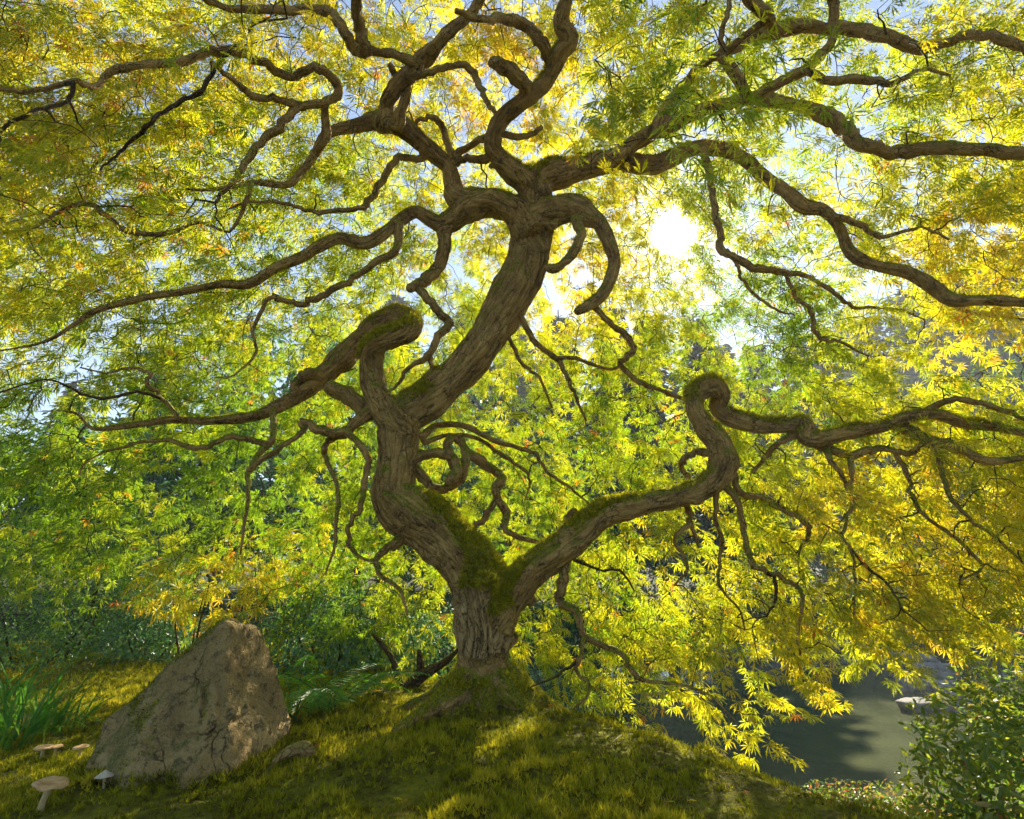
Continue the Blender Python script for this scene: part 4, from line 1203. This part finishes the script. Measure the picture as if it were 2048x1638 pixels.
def shrub(name, base, radii, n, size, mat, label, cat, tint=(.5, .2), T=QUADLEAF, lump=.3, parts=0, stems=5, cz=None, group=None, droop=0, shell=.35, tips=None, stem_mat=None):
    base = np.array(base, float)
    root = empty(name, base, label, cat, group)
    rad = np.array(radii, float); cz = rad[2] * .75 if cz is None else cz
    C = base + np.array([0, 0, cz])
    d = rng.normal(0, 1, (n, 3)); d /= np.linalg.norm(d, axis=1)[:, None]
    lum = np.array([noise.noise((q[0] * 2.1 + base[0], q[1] * 2.1 + base[1], q[2] * 2.1)) + .6 * noise.noise((q[0] * 5 + base[0], q[1] * 5, q[2] * 5)) for q in d])
    r = (1 - shell * rng.random(n) ** 1.6) * (1 + lump * lum)
    L = C + d * r[:, None] * rad
    gz = np.maximum(height(L[:, 0], L[:, 1]), WATER_Z)
    ok = L[:, 2] > gz + .01
    L, d, lum = L[ok], d[ok], lum[ok]
    nr = d + np.array([0, 0, .5]) + rng.normal(0, .5, d.shape)
    ax = np.cross(nr, rng.normal(0, 1, d.shape)) + d * .6 + np.array([0, 0, -droop])
    tt = np.clip(rng.normal(tint[0], tint[1], len(L)) + lum * .15, 0, 1)
    if tips is not None:
        tm = (d[:, 2] > .55) & (rng.random(len(L)) < tips); tt = np.where(tm, rng.uniform(.88, 1, len(L)), tt)
    leaves(root, T, frames(ax, nr), L, size * rng.uniform(.7, 1.25, len(L)), tt, mat, n_parts=parts, Tpiece=OVAL if T is QUADLEAF else None)
    for k in range(stems):
        a = 2 * math.pi * k / max(stems, 1) + random.random(); e = .55
        tip = C + np.array([math.cos(a) * rad[0] * e, math.sin(a) * rad[1] * e, rad[2] * random.uniform(-.1, .5)])
        b0 = base + np.array([math.cos(a) * .1 * rad[0], math.sin(a) * .1 * rad[1], -.05])
        mid = (b0 + tip) / 2 + rng.normal(0, .08, 3) * rad
        W = catmull(np.array([b0, mid, tip]), 5)
        V, F, bk = tube(W, np.linspace(.02, .006, len(W)) * min(1.6, max(.5, rad[2])), 6, .2, k)
        mobj('stem', np_mesh('stem', V, F, stem_mat or MAT_TWIG, True, bark=bk, pale=np.zeros(len(V))), root)
    return root


def gpt(px, Y, dz=0):
    """ground point in the pixel column px at horizontal distance Y"""
    x = (px - 1024) / F_PX * (Y * CP + (0 - CAM_Z) * SP)
    return np.array([x, Y, float(height(x, Y)) + dz])


# left side
shrub('rounded_bush', gpt(60, 4.6), (1.05, .8, .62), 15000, .032, MAT_SHRUB, 'large rounded green bush behind the strap-leaved plants', 'shrub', (.75, .25), lump=.22, parts=60)
shrub('rounded_bush', gpt(230, 5.2), (.7, .6, .5), 7000, .032, MAT_SHRUB, 'smaller dark green bush beside the lit moss path', 'shrub', (.5, .25), lump=.3)
shrub('low_shrub', gpt(300, 4.6), (.35, .3, .22), 3200, .03, MAT_TEAL, 'low bright green shrub just behind the boulder', 'shrub', (.6, .25))
shrub('lace_maple_shrub', gpt(400, 4.0), (.45, .35, .22), 300, .07, MAT_MAPLE, 'small yellow laceleaf maple shrub behind the boulder top', 'shrub', (.78, .06), T=LEAF_LO, cz=.62, droop=.4, stems=4)
shrub('lace_maple_shrub', gpt(560, 4.3), (.5, .4, .26), 360, .06, MAT_MAPLE, 'gold laceleaf maple shrub with bare grey stems beyond the ferns', 'shrub', (.72, .1), T=LEAF_LO, cz=.75, droop=.4, stems=6, stem_mat=MAT_BARK)
shrub('low_shrub', gpt(655, 4.1), (.5, .35, .30), 5200, .032, MAT_TEAL, 'bluish green shrub behind the long fern frond', 'shrub', (.6, .25))
shrub('low_shrub', gpt(760, 4.2), (.42, .35, .26), 4200, .03, MAT_TEAL, 'feathery light green shrub left of the bent sapling', 'shrub', (.75, .2))
shrub('low_shrub', gpt(900, 4.6), (.6, .5, .34), 5200, .034, MAT_TEAL, 'soft green shrub directly behind the maple bole', 'shrub', (.55, .25))
shrub('low_shrub', gpt(1070, 5.2), (.6, .5, .5), 5200, .034, MAT_TEAL, 'leafy green shrub on the slope right of the bole', 'shrub', (.6, .25))

# bent sapling with two stems left of the bole
sp = at(812, 1390, 3.55)[0]; sp[2] = height(sp[0], sp[1])
sap = empty('bent_sapling', sp, 'bare bent sapling forking low beside the maple bole', 'sapling')
for pts in ([(812, 1395, 26), (822, 1370, 24), (845, 1350, 22), (880, 1330, 15), (905, 1310, 9), (930, 1285, 5)], [(842, 1352, 18), (840, 1325, 13), (838, 1300, 9)], [(808, 1382, 14), (795, 1350, 13), (785, 1320, 11), (765, 1290, 9), (745, 1268, 6)]):
    W = catmull(np.array([[*at(a, b, 3.55)[0], .5 * w / F_PX * 3.6] for a, b, w in pts]), 5)
    V, F, bk = tube(W[:, :3], W[:, 3], 9, .2, pts[0][0])
    mobj('stem', np_mesh('stem', V, F, MAT_TWIG, True, bark=bk, pale=np.zeros(len(V))), sap)

# right side
shrub('pieris_shrub', gpt(2060, 2.5, 0), (.42, .45, .40), 6200, .042, MAT_AZALEA, 'glossy evergreen shrub with yellow-green shoots at the pond edge', 'shrub', (.58, .14), T=OVAL, parts=180, lump=.35, cz=.62, shell=.5)
shrub('pieris_shrub', gpt(2190, 3.4, 0), (.6, .6, .55), 4800, .045, MAT_AZALEA, 'taller evergreen shrub behind the glossy pond-edge shrub', 'shrub', (.55, .15), parts=60, lump=.4, cz=.95, shell=.5)
shrub('ground_azalea', gpt(1740, 3.0, .0), (.62, .5, .30), 17000, .022, MAT_AZALEA, 'low spreading azalea with reddish tips on the bank below the mound', 'shrub', (.45, .2), tips=.28, lump=.2, cz=.22, parts=60)
shrub('ground_azalea', gpt(1900, 2.6, .0), (.5, .45, .26), 11000, .022, MAT_AZALEA, 'dark low azalea between the spreading azalea and the glossy shrub', 'shrub', (.3, .2), tips=.15, lump=.2, cz=.2)

# pond stones
def stone(P, s, lab, seed):
    r = np.random.default_rng(seed)
    pl = [((r.normal(), r.normal(), r.normal() * .6), r.uniform(.7, 1.05)) for _ in range(12)] + [((0, 0, 1), .6), ((0, 0, -1), .6), ((1, 0, 0), 1.1), ((-1, 0, 0), 1.1), ((0, 1, 0), .9), ((0, -1, 0), .9)]
    me = boulder_mesh('pond_stone', pl, .10, 1.6, MAT_STONE, 4, seed * 1.3, None, 18)
    o = mobj('pond_stone', me); o.location = P; o.scale = s; o.rotation_euler = (0, 0, r.uniform(0, 6))
    tag(o, lab, 'stone', 'stones along the pond edge')


def wpt(px, py):
    d = pdir(px, py); t = (WATER_Z - CAM_Z) / d[2]
    return np.array([0, 0, CAM_Z]) + d * t


for k, (x_, y_, s_) in enumerate([(1480, 1318, .42), (1535, 1312, .5), (1600, 1306, .45), (1420, 1312, .4), (1690, 1300, .42), (1760, 1296, .4), (1830, 1330, .34), (1852, 1384, .26), (1888, 1386, .24), (1838, 1420, .2), (1905, 1420, .28), (1870, 1350, .28)]):
    P = wpt(x_, y_); P[2] += s_ * .12
    stone(P, (s_ * 1.3, s_, s_ * .75), 'grey stone on the far pond edge' if y_ < 1325 else 'grey rounded stone at the near corner of the pond', k + 1)

# far bank shrubs
for k, (x_, Y_, rx, rz, m_, lab) in enumerate([(1180, 13.5, 1.6, 1.3, MAT_TEAL, 'bluish shrub on the far pond bank left of the goose-neck limb'), (1330, 14.2, 1.8, 1.1, MAT_SHRUB, 'dark shrub on the far pond bank below the right limb'), (1500, 14.0, 1.5, .9, MAT_TEAL, 'low bluish shrub on the far bank above the pond stones'), (1660, 14.5, 1.9, 1.3, MAT_SHRUB, 'broad dark shrub on the far bank beyond the sunny leaves'), (1860, 14.0, 2.0, 1.1, MAT_SHRUB, 'dark shrub on the far bank toward the glossy shrub'), (2050, 13.0, 2.0, 1.5, MAT_SHRUB, 'tall dark shrub at the end of the far bank')]):
    shrub('bank_shrub', gpt(x_, Y_), (rx, 1.1, rz), 3200, .10, m_, lab, 'shrub', (.45, .25), stems=3)

# ------------------------------------------------------------------ background trees
def broad_tree(P, h, cr, n, size, mat, label, tint, group=None):
    root = empty('background_tree', P, label, 'tree', group)
    P = np.array(P)
    W = catmull(np.array([P + [0, 0, -.3], P + [.15, 0, h * .3], P + [-.1, .1, h * .6], P + [.1, 0, h * .9]]), 5)
    V, F, bk = tube(W, np.linspace(.035 * h * .6, .02, len(W)), 9, .15, h)
    mobj('trunk', np_mesh('trunk', V, F, MAT_TRUNKBG, True, bark=bk, pale=np.zeros(len(V))), root)
    L = []; D = []
    nc = 26
    for c in range(nc):
        a = random.uniform(0, 6.28); zz = random.uniform(.22, .95); rr_ = cr * math.sqrt(max(.05, 1 - ((zz - .5) / .55) ** 2)) * random.uniform(.35, .95)
        cc = P + np.array([math.cos(a) * rr_, math.sin(a) * rr_, zz * h])
        W = catmull(np.array([P + [0, 0, zz * h * .72], (cc + P + [0, 0, zz * h * .8]) / 2, cc]), 3)
        if c < 10:
            V, F, bk = tube(W, np.linspace(.03, .01, len(W)), 5, 0, c)
            mobj('limb', np_mesh('limb', V, F, MAT_TRUNKBG, True, bark=bk, pale=np.zeros(len(V))), root)
        m = n // nc
        q = rng.normal(0, 1, (m, 3)); q /= np.linalg.norm(q, axis=1)[:, None]
        L.append(cc + q * (rng.random(m) ** .45)[:, None] * np.array([cr * .42, cr * .42, cr * .22])); D.append(q)
    L = np.vstack(L); D = np.vstack(D)
    nr = D * .5 + np.array([0, 0, .7]) + rng.normal(0, .5, D.shape)
    leaves(root, QUADLEAF, frames(np.cross(nr, rng.normal(0, 1, D.shape)), nr), L, size * rng.uniform(.7, 1.3, len(L)), np.clip(rng.normal(tint, .2, len(L)), 0, 1), mat, name='crown')


BT = [(-40, 9.5, 3.2, 2.2, MAT_SHRUB, .4, 'dark broadleaf tree behind the rounded bush'),
      (170, 10.5, 3.6, 2.2, MAT_TEAL, .4, 'bluish broadleaf tree behind the smaller dark bush'),
      (360, 9.0, 3.5, 2.0, MAT_SHRUB, .5, 'dense green tree above the boulder'),
      (520, 11.0, 5.6, 2.5, MAT_TEAL, .5, 'bluish green tree behind the long left limb'),
      (690, 9.5, 4.6, 2.0, MAT_TEAL, .55, 'soft green tree behind the mossy U-turn limb'),
      (860, 11.5, 5.6, 2.4, MAT_SHRUB, .6, 'mid green tree behind the bent trunk'),
      (1020, 10.5, 4.6, 2.1, MAT_SHRUB, .6, 'green tree right of the bent trunk'),
      (1180, 16.0, 5.2, 2.2, MAT_TEAL, .5, 'far green tree above the right limb'),
      (1560, 19.0, 5.5, 2.6, MAT_SHRUB, .3, 'dark hazy tree beyond the goose-neck limb'),
      (1800, 18.0, 6.4, 3.0, MAT_SHRUB, .25, 'dark hazy tree across the pond beyond the right arm'),
      (2050, 17.0, 7.5, 3.0, MAT_SHRUB, .25, 'tall dark hazy tree at the end of the far bank')]
for x_, Y_, h_, cr, m_, t_, lab in BT:
    broad_tree(gpt(x_, Y_), h_, cr, 5200, .13, m_, lab, t_)


def conifer_proto(h):
    tm = tube(catmull(np.array([[0, 0, -.5], [.05, 0, h * .35], [0, .05, h * .7], [0, 0, h]]), 6), np.linspace(.018 * h, .02, 19), 10, .1, h)
    bm_ = Merge(); L = []; A = []
    nbr = 110
    for k in range(nbr):
        z = h * (.18 + .8 * (k / nbr)); a = k * 2.4 + random.uniform(-.3, .3)
        ln = h * .20 * (1.05 - k / nbr) * random.uniform(.7, 1.15) + .15
        d = np.array([math.cos(a), math.sin(a), 0])
        t = np.linspace(0, 1, 4)[:, None]
        path = np.array([0, 0, z]) + d * ln * t + np.array([0, 0, 1]) * (-.30 * ln * t + .12 * ln * t ** 2)
        V, F, bk = tube(path, np.linspace(.022, .005, 4), 4, 0, cap=False)
        bm_.add(V, F, bark=bk, pale=np.zeros(len(V)))
        m = int(26 + 60 * ln / (h * .2))
        u = rng.random(m) ** .8
        side = np.array([-d[1], d[0], 0])
        pos = np.array([0, 0, z]) + d * ln * u[:, None] + np.array([0, 0, 1]) * (-.30 * ln * u + .12 * ln * u ** 2)[:, None]
        off = rng.normal(0, .20 * ln, m) * (1 - .5 * u)
        pos = pos + side * off[:, None] + np.array([0, 0, -1]) * rng.random((m, 1)) * .12 * ln
        L.append(pos); A.append(d * .8 + side * np.sign(off)[:, None] * .7 + np.array([0, 0, -.45]) + rng.normal(0, .25, (m, 3)))
    L = np.vstack(L); A = np.vstack(A)
    nr = np.array([0, 0, 1.0]) + rng.normal(0, .4, L.shape)
    cm = scatter_mesh('crown', QUADLEAF, frames(A, nr), L, rng.uniform(.22, .42, len(L)), np.clip(rng.normal(.45, .22, len(L)), 0, 1), MAT_CONIFER)
    return np_mesh('trunk', tm[0], tm[1], MAT_TRUNKBG, True, bark=tm[2], pale=np.zeros(len(tm[0]))), bm_.mesh('boughs', MAT_TRUNKBG), cm


CON = [conifer_proto(10.0), conifer_proto(10.0)]


def conifer(px, Y, h, label, group, k):
    P = gpt(px, Y, -.1)
    root = empty('conifer', P, label, 'tree', group)
    t, b, c = CON[k % 2]
    s = h / 10.0
    for nm, me in (('trunk', t), ('boughs', b), ('crown', c)):
        o = bpy.data.objects.new(nm, me); COL.objects.link(o); o.parent = root
        o.scale = (s, s, s); o.rotation_euler = (0, 0, k * 1.3)
        if nm != 'trunk': tag(o, kind='stuff')


for k, (x_, Y_, h_) in enumerate([(1335, 17.5, 9.8), (1440, 19.0, 10.4), (1250, 21.0, 12.0), (1570, 25.0, 12.0), (1130, 22, 12), (1660, 26.0, 12.5), (1490, 30.0, 14.0)]):
    conifer(x_, Y_, h_, 'slim hazy conifer standing behind the pond toward the sun', 'conifers toward the sun', k)
for k, (x_, Y_, h_) in enumerate([(1720, 30, 15), (1830, 33, 17), (1930, 31, 18), (2040, 29, 18), (2160, 27, 18), (1780, 40, 20), (1990, 42, 23), (2100, 40, 24)]):
    conifer(x_, Y_, h_, 'dark conifer on the misty slope across the pond', 'conifers on the misty slope', k)
for k, (x_, Y_, h_) in enumerate([(-150, 20, 8), (60, 24, 9), (250, 22, 10), (430, 24, 12), (600, 22, 11.5), (760, 25, 14), (930, 24, 13.5), (1030, 27, 14.5)]):
    conifer(x_, Y_, h_, 'tall conifer behind the green trees left of the pond', 'conifers behind the left trees', k)

# ------------------------------------------------------------------ morning haze
HAZE = 0.0035
if HAZE:
    x0, x1, y0, y1, z0, z1 = -60, 75, -12, 75, -3.5, 26
    V = np.array([[x, y, z] for z in (z0, z1) for y in (y0, y1) for x in (x0, x1)])
    F = np.array([[0, 2, 3, 1], [4, 5, 7, 6], [0, 1, 5, 4], [2, 6, 7, 3], [0, 4, 6, 2], [1, 3, 7, 5]])
    N = Nodes('haze_air')
    v = N.n('VolumePrincipled')
    v.inputs['Color'].default_value = (.86, .92, 1.0, 1)
    v.inputs['Density'].default_value = HAZE
    v.inputs['Anisotropy'].default_value = .2
    N.l(v.outputs[0], N.out.inputs['Volume'])
    hz = mobj('haze', np_mesh('haze', V, F, N.m))
    tag(hz, 'thin bluish morning haze in the garden air', 'haze', kind='stuff')
